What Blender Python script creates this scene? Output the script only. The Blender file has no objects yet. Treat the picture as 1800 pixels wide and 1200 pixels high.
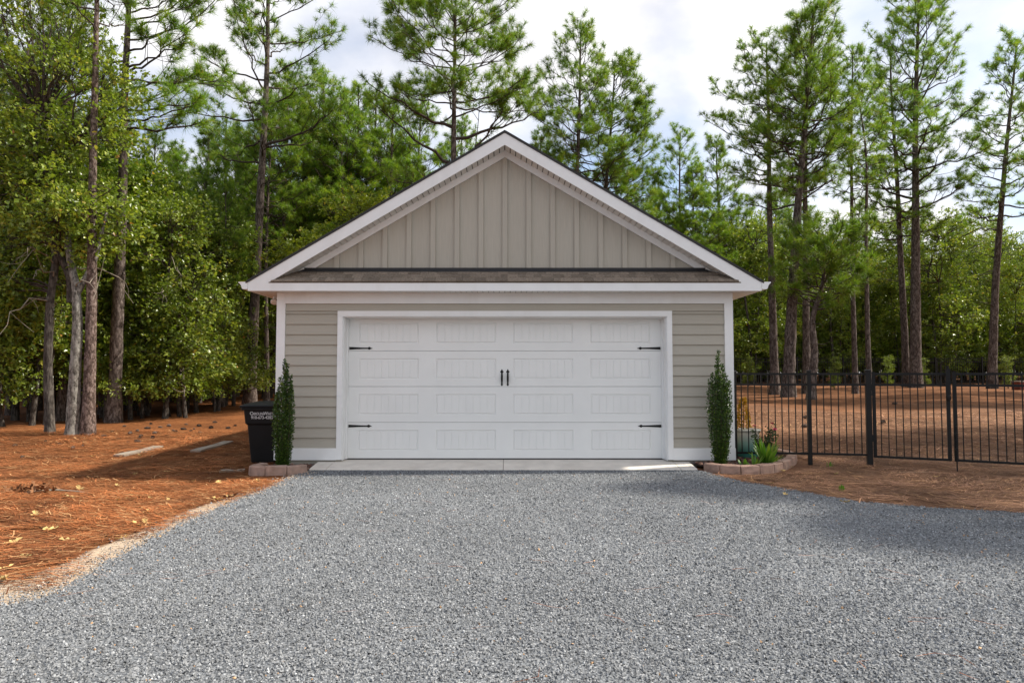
import bpy, math, random
import numpy as np
from mathutils import Vector, Matrix, Euler

# ------------------------------------------------------------------ camera, sky, sun, exposure
sc = bpy.context.scene
COL = sc.collection
PITCH = math.atan(57 / 1200)
EYE = 1.30
cd = bpy.data.cameras.new('camera')
cd.sensor_width = 36.0
cd.lens = 24.0
cd.shift_x = 10 / 1800
cd.clip_start = 0.1
cd.clip_end = 2000
cam = bpy.data.objects.new('camera', cd)
COL.objects.link(cam)
cam.location = (0, 0, EYE)
cam.rotation_euler = (math.radians(90) + PITCH, 0, 0)
sc.camera = cam

SUNV = Vector((0.82, 0.17, 1.0)).normalized()
CLOUD_Z = 0.4
world = bpy.data.worlds.new('World')
sc.world = world
world.use_nodes = True
nt = world.node_tree
nt.nodes.clear()
_n, _l = nt.nodes, nt.links
out = _n.new('ShaderNodeOutputWorld')
bg = _n.new('ShaderNodeBackground'); bg.inputs['Strength'].default_value = 0.10
sky = _n.new('ShaderNodeTexSky'); sky.sky_type = 'NISHITA'; sky.sun_disc = False
sky.sun_elevation = math.asin(SUNV.z)
sky.sun_rotation = math.atan2(SUNV.x, SUNV.y)
sky.air_density = 1.0; sky.dust_density = 1.6
tc = _n.new('ShaderNodeTexCoord')
sep = _n.new('ShaderNodeSeparateXYZ'); _l.new(tc.outputs['Generated'], sep.inputs[0])
mx = _n.new('ShaderNodeMath'); mx.operation = 'MAXIMUM'; mx.inputs[1].default_value = 0.0
_l.new(sep.outputs['Z'], mx.inputs[0])
ad = _n.new('ShaderNodeMath'); ad.operation = 'ADD'; ad.inputs[1].default_value = 0.22
_l.new(mx.outputs[0], ad.inputs[0])
dvx = _n.new('ShaderNodeMath'); dvx.operation = 'DIVIDE'
_l.new(sep.outputs['X'], dvx.inputs[0]); _l.new(ad.outputs[0], dvx.inputs[1])
dvy = _n.new('ShaderNodeMath'); dvy.operation = 'DIVIDE'
_l.new(sep.outputs['Y'], dvy.inputs[0]); _l.new(ad.outputs[0], dvy.inputs[1])
cmb = _n.new('ShaderNodeCombineXYZ')
_l.new(dvx.outputs[0], cmb.inputs[0]); _l.new(dvy.outputs[0], cmb.inputs[1]); cmb.inputs[2].default_value = CLOUD_Z
cn = _n.new('ShaderNodeTexNoise'); cn.inputs['Scale'].default_value = 1.1
cn.inputs['Detail'].default_value = 7; cn.inputs['Roughness'].default_value = 0.52; cn.inputs['Distortion'].default_value = 0.35
_l.new(cmb.outputs[0], cn.inputs['Vector'])
cr = _n.new('ShaderNodeValToRGB')
cr.color_ramp.elements[0].position = 0.40; cr.color_ramp.elements[0].color = (0.12, 0.12, 0.12, 1)
cr.color_ramp.elements[1].position = 0.59; cr.color_ramp.elements[1].color = (1, 1, 1, 1)
_l.new(cn.outputs['Fac'], cr.inputs[0])
cn2 = _n.new('ShaderNodeTexNoise'); cn2.inputs['Scale'].default_value = 2.3
cn2.inputs['Detail'].default_value = 6; cn2.inputs['Roughness'].default_value = 0.55
_l.new(cmb.outputs[0], cn2.inputs['Vector'])
cr2 = _n.new('ShaderNodeValToRGB')
cr2.color_ramp.elements[0].position = 0.36; cr2.color_ramp.elements[0].color = (4.6, 4.6, 4.9, 1)
cr2.color_ramp.elements[1].position = 0.60; cr2.color_ramp.elements[1].color = (6.6, 6.5, 6.5, 1)
_l.new(cn2.outputs['Fac'], cr2.inputs[0])
mixc = _n.new('ShaderNodeMix'); mixc.data_type = 'RGBA'
_l.new(cr.outputs[0], mixc.inputs[0])
_l.new(sky.outputs[0], mixc.inputs[6]); _l.new(cr2.outputs[0], mixc.inputs[7])
_l.new(mixc.outputs[2], bg.inputs['Color'])
_l.new(bg.outputs[0], out.inputs['Surface'])

sl = bpy.data.lights.new('sun', 'SUN')
sl.energy = 3.8; sl.angle = math.radians(2.2); sl.color = (1.0, 0.93, 0.82)
so = bpy.data.objects.new('sun', sl); COL.objects.link(so)
so.rotation_euler = SUNV.to_track_quat('Z', 'Y').to_euler()
so.location = (20, 10, 30)

sc.view_settings.view_transform = 'Standard'
sc.view_settings.look = 'None'
sc.view_settings.exposure = 0.97
sc.view_settings.gamma = 1.0
sc.cycles.max_bounces = 6
sc.cycles.diffuse_bounces = 3
sc.cycles.transmission_bounces = 3
sc.cycles.glossy_bounces = 2
sc.cycles.caustics_reflective = False
sc.cycles.caustics_refractive = False

rng = np.random.default_rng(7)
random.seed(7)
def R(a, b): return float(rng.uniform(a, b))

# ------------------------------------------------------------------ helpers: tags, meshes
def tag(o, label=None, cat=None, group=None, kind=None):
    if label: o['label'] = label
    if cat: o['category'] = cat
    if group: o['group'] = group
    if kind: o['kind'] = kind
    return o

def empty(name, loc, rz=0.0, label=None, cat=None, group=None):
    o = bpy.data.objects.new(name, None)
    o.empty_display_size = 0.2
    COL.objects.link(o)
    o.location = loc; o.rotation_euler = (0, 0, rz)
    return tag(o, label, cat, group)

def link_obj(name, me, mat=None, parent=None, loc=None, rot=None, scale=None):
    o = bpy.data.objects.new(name, me)
    COL.objects.link(o)
    if mat is not None and me is not None and len(me.materials) == 0:
        me.materials.append(mat)
    if parent: o.parent = parent
    if loc is not None: o.location = loc
    if rot is not None: o.rotation_euler = rot
    if scale is not None: o.scale = scale
    return o

class Geo:
    """collects vertices, triangles, quads and a colour per vertex"""
    def __init__(self):
        self.v = []; self.t = []; self.q = []; self.c = []; self.n = 0
    def add(self, v, tris=None, quads=None, col=None):
        v = np.asarray(v, dtype=np.float32).reshape(-1, 3)
        if tris is not None: self.t.append(np.asarray(tris, dtype=np.int32).reshape(-1, 3) + self.n)
        if quads is not None: self.q.append(np.asarray(quads, dtype=np.int32).reshape(-1, 4) + self.n)
        if col is None: col = np.full((len(v), 3), 0.5, dtype=np.float32)
        else:
            col = np.asarray(col, dtype=np.float32)
            if col.ndim == 1: col = np.tile(col, (len(v), 1))
        self.v.append(v); self.c.append(col); self.n += len(v)
    def mesh(self, name, smooth=False):
        me = bpy.data.meshes.new(name)
        v = np.concatenate(self.v)
        t = np.concatenate(self.t) if self.t else np.zeros((0, 3), np.int32)
        q = np.concatenate(self.q) if self.q else np.zeros((0, 4), np.int32)
        me.vertices.add(len(v)); me.vertices.foreach_set('co', v.ravel())
        nl = t.size + q.size
        me.loops.add(nl)
        me.loops.foreach_set('vertex_index', np.concatenate([t.ravel(), q.ravel()]).astype(np.int32))
        me.polygons.add(len(t) + len(q))
        ls = np.concatenate([np.arange(len(t)) * 3, t.size + np.arange(len(q)) * 4]).astype(np.int32)
        me.polygons.foreach_set('loop_start', ls)
        me.polygons.foreach_set('use_smooth', np.full(len(t) + len(q), smooth))
        me.update(calc_edges=True)
        c = np.concatenate(self.c)
        a = me.attributes.new('Col', 'FLOAT_COLOR', 'POINT')
        a.data.foreach_set('color', np.concatenate([c, np.ones((len(c), 1), np.float32)], axis=1).astype(np.float32).ravel())
        me.validate()
        return me
    def box(self, x0, x1, y0, y1, z0, z1, col=None):
        v = [(x0,y0,z0),(x1,y0,z0),(x1,y1,z0),(x0,y1,z0),(x0,y0,z1),(x1,y0,z1),(x1,y1,z1),(x0,y1,z1)]
        self.add(v, quads=[(3,2,1,0),(4,5,6,7),(0,1,5,4),(1,2,6,5),(2,3,7,6),(3,0,4,7)], col=col)
    def prism(self, poly, y0, y1, col=None):
        """poly: (x, z) corners, counter-clockwise seen from -y; extruded y0..y1 (convex or simple)"""
        n = len(poly)
        v = [(x, y0, z) for x, z in poly] + [(x, y1, z) for x, z in poly]
        self.add(v, quads=[(i, i + n, (i + 1) % n + n, (i + 1) % n) for i in range(n)], col=col)
        tris = [(0, i, i + 1) for i in range(1, n - 1)]
        self.add(v, tris=tris + [(n + a, n + c, n + b) for a, b, c in tris], col=col)

def frames(pts):
    d = np.gradient(pts, axis=0)
    d /= np.linalg.norm(d, axis=1, keepdims=True) + 1e-9
    ref = np.array([0.31, 0.94, 0.12]) if abs(d[:, 2]).mean() > 0.7 else np.array([0.05, 0.1, 1.0])
    u = np.cross(d, ref); u /= np.linalg.norm(u, axis=1, keepdims=True) + 1e-9
    w = np.cross(d, u)
    return d, u, w

def tube(geo, pts, rad, n=6, col=None, rough=0.0):
    pts = np.asarray(pts, float); rad = np.asarray(rad, float)
    k = len(pts)
    d, u, w = frames(pts)
    a = np.arange(n) / n * 2 * math.pi
    rr = rad[:, None] * (1 + rough * rng.uniform(-1, 1, (k, n)))
    ring = pts[:, None, :] + rr[..., None] * (np.cos(a)[None, :, None] * u[:, None, :] + np.sin(a)[None, :, None] * w[:, None, :])
    i = np.arange(k - 1)[:, None] * n; j = np.arange(n)[None, :]; j2 = (j + 1) % n
    q = np.stack([i + j, i + j2, i + n + j2, i + n + j], axis=-1).reshape(-1, 4)
    geo.add(ring.reshape(-1, 3), quads=q, col=col)
    # end cap
    geo.add(ring[-1], tris=[(0, m, m + 1) for m in range(1, n - 1)], col=col)

def bez(p0, p1, p2, n):
    t = np.linspace(0, 1, n)[:, None]
    return (1 - t) ** 2 * p0 + 2 * t * (1 - t) * p1 + t ** 2 * p2

# ------------------------------------------------------------------ helpers: materials
def new_mat(name):
    m = bpy.data.materials.new(name); m.use_nodes = True
    n = m.node_tree; n.nodes.clear()
    o = n.nodes.new('ShaderNodeOutputMaterial')
    p = n.nodes.new('ShaderNodeBsdfPrincipled')
    n.links.new(p.outputs[0], o.inputs[0])
    return m, n, p, o

def node(n, t, **kw):
    x = n.nodes.new(t)
    for k, v in kw.items(): setattr(x, k, v)
    return x

def ramp(n, stops, src=None):
    r = n.nodes.new('ShaderNodeValToRGB')
    while len(r.color_ramp.elements) > 1: r.color_ramp.elements.remove(r.color_ramp.elements[-1])
    r.color_ramp.elements[0].position = stops[0][0]; r.color_ramp.elements[0].color = (*stops[0][1], 1)
    for p, c in stops[1:]:
        e = r.color_ramp.elements.new(p); e.color = (*c, 1)
    if src is not None: n.links.new(src, r.inputs[0])
    return r

def coords(n, scale=(1, 1, 1), kind='Object'):
    t = n.nodes.new('ShaderNodeTexCoord'); m = n.nodes.new('ShaderNodeMapping')
    m.inputs['Scale'].default_value = scale
    n.links.new(t.outputs[kind], m.inputs[0])
    return m.outputs[0]

def noise(n, vec, scale, detail=4, rough=0.55, dist=0.0):
    x = n.nodes.new('ShaderNodeTexNoise')
    x.inputs['Scale'].default_value = scale; x.inputs['Detail'].default_value = detail
    x.inputs['Roughness'].default_value = rough; x.inputs['Distortion'].default_value = dist
    if vec is not None: n.links.new(vec, x.inputs['Vector'])
    return x.outputs['Fac']

def mixc3(n, fac, a, b, mode='MIX'):
    x = n.nodes.new('ShaderNodeMix'); x.data_type = 'RGBA'; x.blend_type = mode
    for s, i in ((fac, 0), (a, 6), (b, 7)):
        if hasattr(s, 'links') or hasattr(s, 'is_linked'): n.links.new(s, x.inputs[i])
        elif isinstance(s, (int, float)): x.inputs[i].default_value = s
        else: x.inputs[i].default_value = (*s, 1)
    return x.outputs[2]

def bump(n, p, h, strength=0.3, dist=0.01):
    b = n.nodes.new('ShaderNodeBump'); b.inputs['Strength'].default_value = strength; b.inputs['Distance'].default_value = dist
    n.links.new(h, b.inputs['Height']); n.links.new(b.outputs[0], p.inputs['Normal'])

def simple(name, col, rough=0.6, var=0.08, scale=6.0, stretch=(1, 1, 1), bstr=0.0, spec=0.5, metal=0.0, dirt=None, objvar=0.0):
    m, n, p, o = new_mat(name)
    vec = coords(n, stretch)
    f = noise(n, vec, scale, 5)
    c = np.array(col)
    r = ramp(n, [(0.3, tuple(c * (1 - var))), (0.7, tuple(np.minimum(c * (1 + var), 0.95)))], f)
    colout = r.outputs[0]
    if dirt:
        f2 = noise(n, coords(n, (1, 1, 0.35)), 1.7, 6, 0.65)
        r2 = ramp(n, [(0.5, (0, 0, 0)), (0.85, (1, 1, 1))], f2)
        colout = mixc3(n, r2.outputs[0], colout, dirt)
    if objvar:
        oi = node(n, 'ShaderNodeObjectInfo')
        hs = node(n, 'ShaderNodeHueSaturation')
        mr = node(n, 'ShaderNodeMapRange'); mr.inputs['To Min'].default_value = 1 - objvar; mr.inputs['To Max'].default_value = 1 + objvar
        n.links.new(oi.outputs['Random'], mr.inputs['Value']); n.links.new(mr.outputs[0], hs.inputs['Value'])
        n.links.new(colout, hs.inputs['Color']); colout = hs.outputs[0]
    n.links.new(colout, p.inputs['Base Color'])
    p.inputs['Roughness'].default_value = rough
    p.inputs['Specular IOR Level'].default_value = spec
    p.inputs['Metallic'].default_value = metal
    if bstr: bump(n, p, noise(n, vec, scale * 4, 6), bstr, 0.004)
    return m

def foliage(name, stops, rough=0.5, trans=0.35, spec=0.35, objvar=0.12):
    """colour from the per-leaf random number in 'Col'.r"""
    m, n, p, o = new_mat(name)
    a = node(n, 'ShaderNodeAttribute'); a.attribute_name = 'Col'
    sp = node(n, 'ShaderNodeSeparateColor'); n.links.new(a.outputs['Color'], sp.inputs[0])
    r = ramp(n, stops, sp.outputs[0])
    oi = node(n, 'ShaderNodeObjectInfo')
    hs = node(n, 'ShaderNodeHueSaturation')
    mr = node(n, 'ShaderNodeMapRange'); mr.inputs['To Min'].default_value = 1 - objvar; mr.inputs['To Max'].default_value = 1 + objvar
    n.links.new(oi.outputs['Random'], mr.inputs['Value']); n.links.new(mr.outputs[0], hs.inputs['Value'])
    n.links.new(r.outputs[0], hs.inputs['Color'])
    n.links.new(hs.outputs[0], p.inputs['Base Color'])
    p.inputs['Roughness'].default_value = rough; p.inputs['Specular IOR Level'].default_value = spec
    tr = node(n, 'ShaderNodeBsdfTranslucent')
    tcol = mixc3(n, 1.0, hs.outputs[0], (1.10, 1.18, 0.5), 'MULTIPLY')
    n.links.new(tcol, tr.inputs[0])
    mx = node(n, 'ShaderNodeMixShader'); mx.inputs[0].default_value = trans
    n.links.new(p.outputs[0], mx.inputs[1]); n.links.new(tr.outputs[0], mx.inputs[2])
    n.links.new(mx.outputs[0], o.inputs[0])
    return m

def bark(name, dark, mid, light, sx=9.0, sz=2.2, spots=None):
    m, n, p, o = new_mat(name)
    vec = coords(n, (sx, sx, sz))
    nw = node(n, 'ShaderNodeTexNoise'); nw.inputs['Scale'].default_value = 0.9; nw.inputs['Detail'].default_value = 4; n.links.new(vec, nw.inputs['Vector'])
    dv = node(n, 'ShaderNodeVectorMath', operation='MULTIPLY_ADD'); n.links.new(nw.outputs['Color'], dv.inputs[0]); dv.inputs[1].default_value = (1.1, 1.1, 1.1); n.links.new(vec, dv.inputs[2])
    vo = node(n, 'ShaderNodeTexVoronoi'); vo.feature = 'F1'; vo.inputs['Scale'].default_value = 1.0; vo.inputs['Randomness'].default_value = 1.0
    n.links.new(dv.outputs[0], vo.inputs['Vector'])
    sc2 = node(n, 'ShaderNodeSeparateColor'); n.links.new(vo.outputs['Color'], sc2.inputs[0])
    f = noise(n, vec, 1.6, 7, 0.68)
    mxx = node(n, 'ShaderNodeMath', operation='MULTIPLY_ADD'); n.links.new(sc2.outputs[0], mxx.inputs[0]); mxx.inputs[1].default_value = 0.30; n.links.new(f, mxx.inputs[2])
    sb = node(n, 'ShaderNodeMath', operation='MULTIPLY_ADD'); n.links.new(vo.outputs['Distance'], sb.inputs[0]); sb.inputs[1].default_value = -0.22; n.links.new(mxx.outputs[0], sb.inputs[2])
    r = ramp(n, [(0.30, dark), (0.52, mid), (0.74, light)], sb.outputs[0])
    c = r.outputs[0]
    if spots:
        f2 = noise(n, coords(n, (5, 5, 3)), 1.0, 5, 0.65)
        r2 = ramp(n, [(0.50, (0, 0, 0)), (0.62, (0.8, 0.8, 0.8))], f2)
        c = mixc3(n, r2.outputs[0], c, spots)
    n.links.new(c, p.inputs['Base Color'])
    p.inputs['Roughness'].default_value = 0.9; p.inputs['Specular IOR Level'].default_value = 0.15
    bump(n, p, sb.outputs[0], 0.8, 0.02)
    return m

M = {}
M['white'] = simple('white_trim_paint', (0.82, 0.825, 0.82), 0.5, 0.03, 3, (1, 1, 1), 0.05, 0.4, dirt=(0.72, 0.705, 0.68))
M['door'] = simple('white_door_enamel', (0.81, 0.815, 0.80), 0.42, 0.025, 2.5, (1, 1, 1), 0.03, 0.45)
M['siding'] = simple('taupe_fibre_cement', (0.43, 0.398, 0.335), 0.65, 0.05, 9, (0.35, 1, 6), 0.35, 0.3, objvar=0.035)
M['batten'] = simple('taupe_panel_paint', (0.43, 0.399, 0.338), 0.65, 0.05, 9, (6, 1, 0.35), 0.30, 0.3, objvar=0.02)
M['soffit'] = simple('white_vinyl', (0.70, 0.69, 0.66), 0.55, 0.04, 5, (1, 1, 1), 0.03, 0.3, objvar=0.03)
M['gap'] = simple('dark_vent_gap', (0.03, 0.028, 0.026), 0.9, 0.1)
M['flash'] = simple('black_flashing', (0.018, 0.018, 0.02), 0.6, 0.15)
M['shingle'] = simple('asphalt_shingle_tab', (0.215, 0.175, 0.138), 0.95, 0.28, 40, (1, 1, 1), 0.8, 0.1, objvar=0.24)
M['roof'] = simple('asphalt_roofing', (0.07, 0.064, 0.058), 0.95, 0.3, 30, (1, 1, 1), 0.8, 0.1)
M['drip'] = simple('dark_drip_edge', (0.022, 0.021, 0.02), 0.7, 0.2)
M['iron'] = simple('black_iron', (0.009, 0.009, 0.009), 0.5, 0.2, 8, (1, 1, 1), 0.1, 0.25)
M['fence'] = simple('black_powder_coat', (0.010, 0.0095, 0.009), 0.5, 0.25, 5, (1, 1, 1), 0.05, 0.25)
M['concrete'] = simple('pale_concrete', (0.68, 0.63, 0.56), 0.85, 0.10, 5, (1, 1, 1), 0.35, 0.2, dirt=(0.55, 0.49, 0.42))
M['seal'] = simple('rubber_door_seal', (0.02, 0.02, 0.02), 0.8, 0.1)
M['bin'] = simple('black_bin_plastic', (0.009, 0.0092, 0.010), 0.55, 0.2, 4, (1, 1, 1), 0.15, 0.25)
M['print'] = simple('white_print', (0.62, 0.62, 0.62), 0.6, 0.05)
M['block'] = simple('tan_red_edging_concrete', (0.37, 0.245, 0.19), 0.92, 0.28, 9, (1, 1, 1), 0.9, 0.1, dirt=(0.30, 0.25, 0.22), objvar=0.16)
M['wood'] = simple('weathered_board', (0.30, 0.255, 0.205), 0.85, 0.2, 7, (6, 0.6, 3), 0.5, 0.15, objvar=0.15)
M['cone'] = simple('pine_cone_brown', (0.105, 0.078, 0.062), 0.85, 0.4, 25, (1, 1, 1), 0.5, 0.1, objvar=0.35)
M['leaf_dry'] = simple('dry_yellow_leaf', (0.58, 0.42, 0.17), 0.7, 0.25, 20, (1, 1, 1), 0.2, 0.2, objvar=0.3)
M['leaf_brown'] = simple('dry_brown_leaf', (0.20, 0.095, 0.045), 0.8, 0.3, 20, (1, 1, 1), 0.2, 0.15, objvar=0.3)
M['redbox'] = simple('brick_red_paint', (0.20, 0.055, 0.035), 0.7, 0.2, 6, (1, 1, 1), 0.3, 0.2)
M['galv'] = simple('grey_enamel', (0.35, 0.35, 0.34), 0.5, 0.1)
M['lamp'] = simple('frosted_lamp_glass', (0.70, 0.68, 0.63), 0.3, 0.04)
M['petal'] = simple('pink_petal', (0.72, 0.10, 0.20), 0.6, 0.2, 30, objvar=0.15)

M['pine'] = foliage('longleaf_needles', [(0.0, (0.055, 0.115, 0.014)), (0.5, (0.165, 0.285, 0.026)), (0.92, (0.31, 0.41, 0.045)), (1.0, (0.40, 0.24, 0.07))], 0.42, 0.40, 0.4, 0.14)
M['oak'] = foliage('oak_leaves', [(0.0, (0.065, 0.110, 0.015)), (0.5, (0.190, 0.262, 0.036)), (0.88, (0.37, 0.41, 0.07)), (0.97, (0.42, 0.34, 0.07)), (1.0, (0.40, 0.18, 0.05))], 0.34, 0.38, 0.5, 0.16)
M['oak_yellow'] = foliage('yellowing_oak_leaves', [(0.0, (0.11, 0.155, 0.016)), (0.5, (0.25, 0.31, 0.034)), (0.9, (0.43, 0.44, 0.055)), (1.0, (0.44, 0.25, 0.05))], 0.34, 0.40, 0.5, 0.12)
M['holly'] = foliage('holly_leaves', [(0.0, (0.020, 0.046, 0.010)), (0.6, (0.058, 0.118, 0.020)), (1.0, (0.17, 0.25, 0.04))], 0.3, 0.15, 0.5, 0.05)
M['lily'] = foliage('fresh_green_blades', [(0.0, (0.06, 0.16, 0.018)), (0.6, (0.13, 0.26, 0.03)), (1.0, (0.30, 0.33, 0.04))], 0.4, 0.3, 0.5, 0.05)
M['rose'] = foliage('rose_leaves', [(0.0, (0.018, 0.040, 0.012)), (0.7, (0.05, 0.085, 0.022)), (1.0, (0.13, 0.12, 0.04))], 0.4, 0.2, 0.4, 0.05)
M['gold'] = foliage('golden_leaves', [(0.0, (0.40, 0.20, 0.015)), (0.6, (0.60, 0.33, 0.02)), (1.0, (0.42, 0.38, 0.05))], 0.5, 0.3, 0.4, 0.05)
M['bark'] = bark('pine_bark', (0.035, 0.026, 0.022), (0.100, 0.077, 0.066), (0.205, 0.168, 0.148), 20, 8)
M['bark_red'] = bark('flaking_pine_bark', (0.036, 0.026, 0.022), (0.115, 0.080, 0.066), (0.26, 0.20, 0.175), 24, 12)
M['bark_oak'] = bark('oak_bark', (0.028, 0.024, 0.021), (0.070, 0.060, 0.052), (0.14, 0.125, 0.108), 24, 7)
M['bark_lichen'] = bark('lichen_oak_bark', (0.050, 0.046, 0.040), (0.16, 0.147, 0.128), (0.31, 0.295, 0.265), 26, 12, spots=(0.33, 0.325, 0.29))
M['twig'] = simple('branch_bark', (0.070, 0.054, 0.045), 0.9, 0.35, 10, (1, 1, 1), 0.3, 0.1)
M['deadtwig'] = simple('dead_grey_wood', (0.26, 0.225, 0.18), 0.9, 0.2, 10, (1, 1, 1), 0.3, 0.1)

# pot glaze: cream rim running down to teal foot
m, n, p, o = new_mat('dipped_glaze')
g = coords(n); sx = node(n, 'ShaderNodeSeparateXYZ'); n.links.new(g, sx.inputs[0])
nz = noise(n, g, 9, 3)
ma = node(n, 'ShaderNodeMath', operation='MULTIPLY_ADD'); n.links.new(nz, ma.inputs[0]); ma.inputs[1].default_value = 0.12; n.links.new(sx.outputs['Z'], ma.inputs[2])
r = ramp(n, [(0.16, (0.06, 0.25, 0.20)), (0.30, (0.28, 0.46, 0.38)), (0.44, (0.66, 0.64, 0.55))], ma.outputs[0])
n.links.new(r.outputs[0], p.inputs['Base Color']); p.inputs['Roughness'].default_value = 0.25
M['pot'] = m

# per-piece coloured stuff
def attr_mat(name, rough=0.85, spec=0.2, gain=1.0, trans=0.0):
    m, n, p, o = new_mat(name)
    a = node(n, 'ShaderNodeAttribute'); a.attribute_name = 'Col'
    n.links.new(a.outputs['Color'], p.inputs['Base Color'])
    p.inputs['Roughness'].default_value = rough; p.inputs['Specular IOR Level'].default_value = spec
    return m
M['stone'] = attr_mat('crushed_granite', 0.8, 0.3)
M['needle'] = attr_mat('fallen_needles', 0.7, 0.25)
M['chip'] = attr_mat('bark_chips', 0.85, 0.2)

# ------------------------------------------------------------------ terrain
def sstep(a, b, x):
    t = np.clip((np.asarray(x, float) - a) / (b - a), 0, 1)
    return t * t * (3 - 2 * t)

def H(x, y):
    x = np.asarray(x, float); y = np.asarray(y, float)
    left = (1 - sstep(-3.95, -3.2, x)) * sstep(4.6, 6.5, y)
    rise = 1.35 * (1 - np.exp(-np.clip(y - 11.5, 0, None) / 25.0)) * (1 - 0.42 * (1 - sstep(-8, 8, x)))
    h = -0.10 - 0.05 * left + rise * sstep(11.0, 14.0, y)
    h = h + 0.035 * np.sin(x * 0.9 + 1.3) * np.sin(y * 0.7) * sstep(11.5, 16, y)
    return h
def Hs(x, y): return float(H(x, y))
def PX(px, D): return (px - 890) / 1200 * D

# gravel outline on the ground, from the road end behind the camera round to the apron
_gl = [(-9, 4.30), (-4.95, 4.40), (-3.45, 4.42), (-3.05, 4.55), (-3.12, 5.0), (-3.17, 5.94), (-3.15, 6.74), (-3.05, 7.8), (-2.97, 9.0), (-2.87, 9.75)]
_gr = [(2.79, 9.9), (2.95, 9.3), (3.05, 8.94), (3.48, 8.2), (3.83, 7.53), (4.39, 7.2), (5.24, 6.9), (7, 6.6), (12, 6.2)]
_gs = [(-9, 3.70), (-4.95, 3.82), (-3.4, 3.90), (-2.90, 4.25), (-2.93, 5.0), (-3.00, 5.94), (-3.02, 6.74), (-2.97, 7.8), (-2.93, 9.0), (-2.87, 9.75)]
SHEET = np.array([(-9, -8)] + _gs + [(-2.84, 9.98), (2.76, 9.98)] + _gr + [(12, -8)])
GRAVEL = np.array([(-9, -8)] + _gl + [(-2.84, 9.98), (2.76, 9.98)] + _gr + [(12, -8)])

def inside(poly, x, y):
    r = np.zeros(x.shape, bool)
    j = len(poly) - 1
    for i in range(len(poly)):
        xi, yi = poly[i]; xj, yj = poly[j]
        c = ((yi > y) != (yj > y)) & (x < (xj - xi) * (y - yi) / (yj - yi + 1e-12) + xi)
        r ^= c; j = i
    return r
def dist_line(line, x, y):
    d = np.full(x.shape, 1e9)
    for (ax, ay), (bx, by) in zip(line[:-1], line[1:]):
        vx, vy = bx - ax, by - ay
        t = np.clip(((x - ax) * vx + (y - ay) * vy) / (vx * vx + vy * vy), 0, 1)
        d = np.minimum(d, np.hypot(x - ax - t * vx, y - ay - t * vy))
    return d
def vnoise(x, y, s, seed=0):
    """cheap smooth value noise"""
    x = x / s; y = y / s
    xi = np.floor(x).astype(int); yi = np.floor(y).astype(int); fx = x - xi; fy = y - yi
    fx = fx * fx * (3 - 2 * fx); fy = fy * fy * (3 - 2 * fy)
    def h(a, b):
        v = np.sin(a * 127.1 + b * 311.7 + seed * 74.7) * 43758.5453
        return v - np.floor(v)
    return (h(xi, yi) * (1 - fx) + h(xi + 1, yi) * fx) * (1 - fy) + (h(xi, yi + 1) * (1 - fx) + h(xi + 1, yi + 1) * fx) * fy

def axis(lo, f0, f1, hi, step, grow):
    a = list(np.arange(f0, f1 + 1e-6, step))
    s = step; x = f0
    while x > lo: s *= grow; x -= s; a.insert(0, x)
    s = step; x = f1
    while x < hi: s *= grow; x += s; a.append(x)
    return np.array(a)
xs = axis(-260, -9, 10, 260, 0.14, 1.10); ys = axis(-80, 2.0, 14, 400, 0.14, 1.07)
gx, gy = np.meshgrid(xs, ys)
gz = H(gx, gy)
sand = np.exp(-(dist_line(_gl[1:9], gx, gy) / 0.17) ** 2) * (0.45 + 0.9 * vnoise(gx, gy, 0.6, 3)) + inside(GRAVEL, gx, gy) * 1.0
corner = np.exp(-(np.hypot(gx + 3.4, (gy - 4.2) * 1.6) / 0.9) ** 2)
sand = np.clip(np.maximum(sand, corner * 1.4), 0, 1)
sand = np.maximum(sand, 0.55 * np.exp(-((gx - 5.9) / 0.7) ** 2 - ((gy - 9.85) / 0.10) ** 2))
fresh = 1 - sstep(2.0, 3.5, gx) * (1 - 0.55 * sstep(16.0, 23.0, gy + 1.5 * np.sin(gx * 0.8) + 1.2 * np.sin(gx * 2.1 + gy)))
gg = Geo()
nx = len(xs)
ii = np.arange(len(ys) - 1)[:, None] * nx; jj = np.arange(nx - 1)[None, :]
gg.add(np.stack([gx, gy, gz], -1).reshape(-1, 3), quads=np.stack([ii + jj, ii + jj + 1, ii + nx + jj + 1, ii + nx + jj], -1).reshape(-1, 4),
       col=np.stack([sand, fresh, np.zeros_like(sand)], -1).reshape(-1, 3))
m, n, p, o = new_mat('pine_straw_ground')
a = node(n, 'ShaderNodeAttribute'); a.attribute_name = 'Col'
sp = node(n, 'ShaderNodeSeparateColor'); n.links.new(a.outputs['Color'], sp.inputs[0])
f1 = noise(n, coords(n, (1.0, 2.2, 1)), 14, 8, 0.72, 1.2)
f2 = noise(n, coords(n), 0.9, 6, 0.65)
f3 = noise(n, coords(n, (1.6, 1, 1)), 60, 5, 0.7, 0.8)
r_or = ramp(n, [(0.34, (0.062, 0.026, 0.013)), (0.50, (0.190, 0.072, 0.026)), (0.68, (0.345, 0.152, 0.060))], f1)
r_br = ramp(n, [(0.30, (0.085, 0.045, 0.026)), (0.52, (0.205, 0.110, 0.066)), (0.75, (0.34, 0.205, 0.130))], f1)
c = mixc3(n, sp.outputs[1], r_br.outputs[0], r_or.outputs[0])
big = ramp(n, [(0.3, (0.60, 0.58, 0.58)), (0.7, (1.20, 1.16, 1.12))], f2)
c = mixc3(n, 1.0, c, big.outputs[0], 'MULTIPLY')
fine = ramp(n, [(0.3, (0.62, 0.6, 0.6)), (0.7, (1.3, 1.3, 1.25))], f3)
c = mixc3(n, 1.0, c, fine.outputs[0], 'MULTIPLY')
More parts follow.
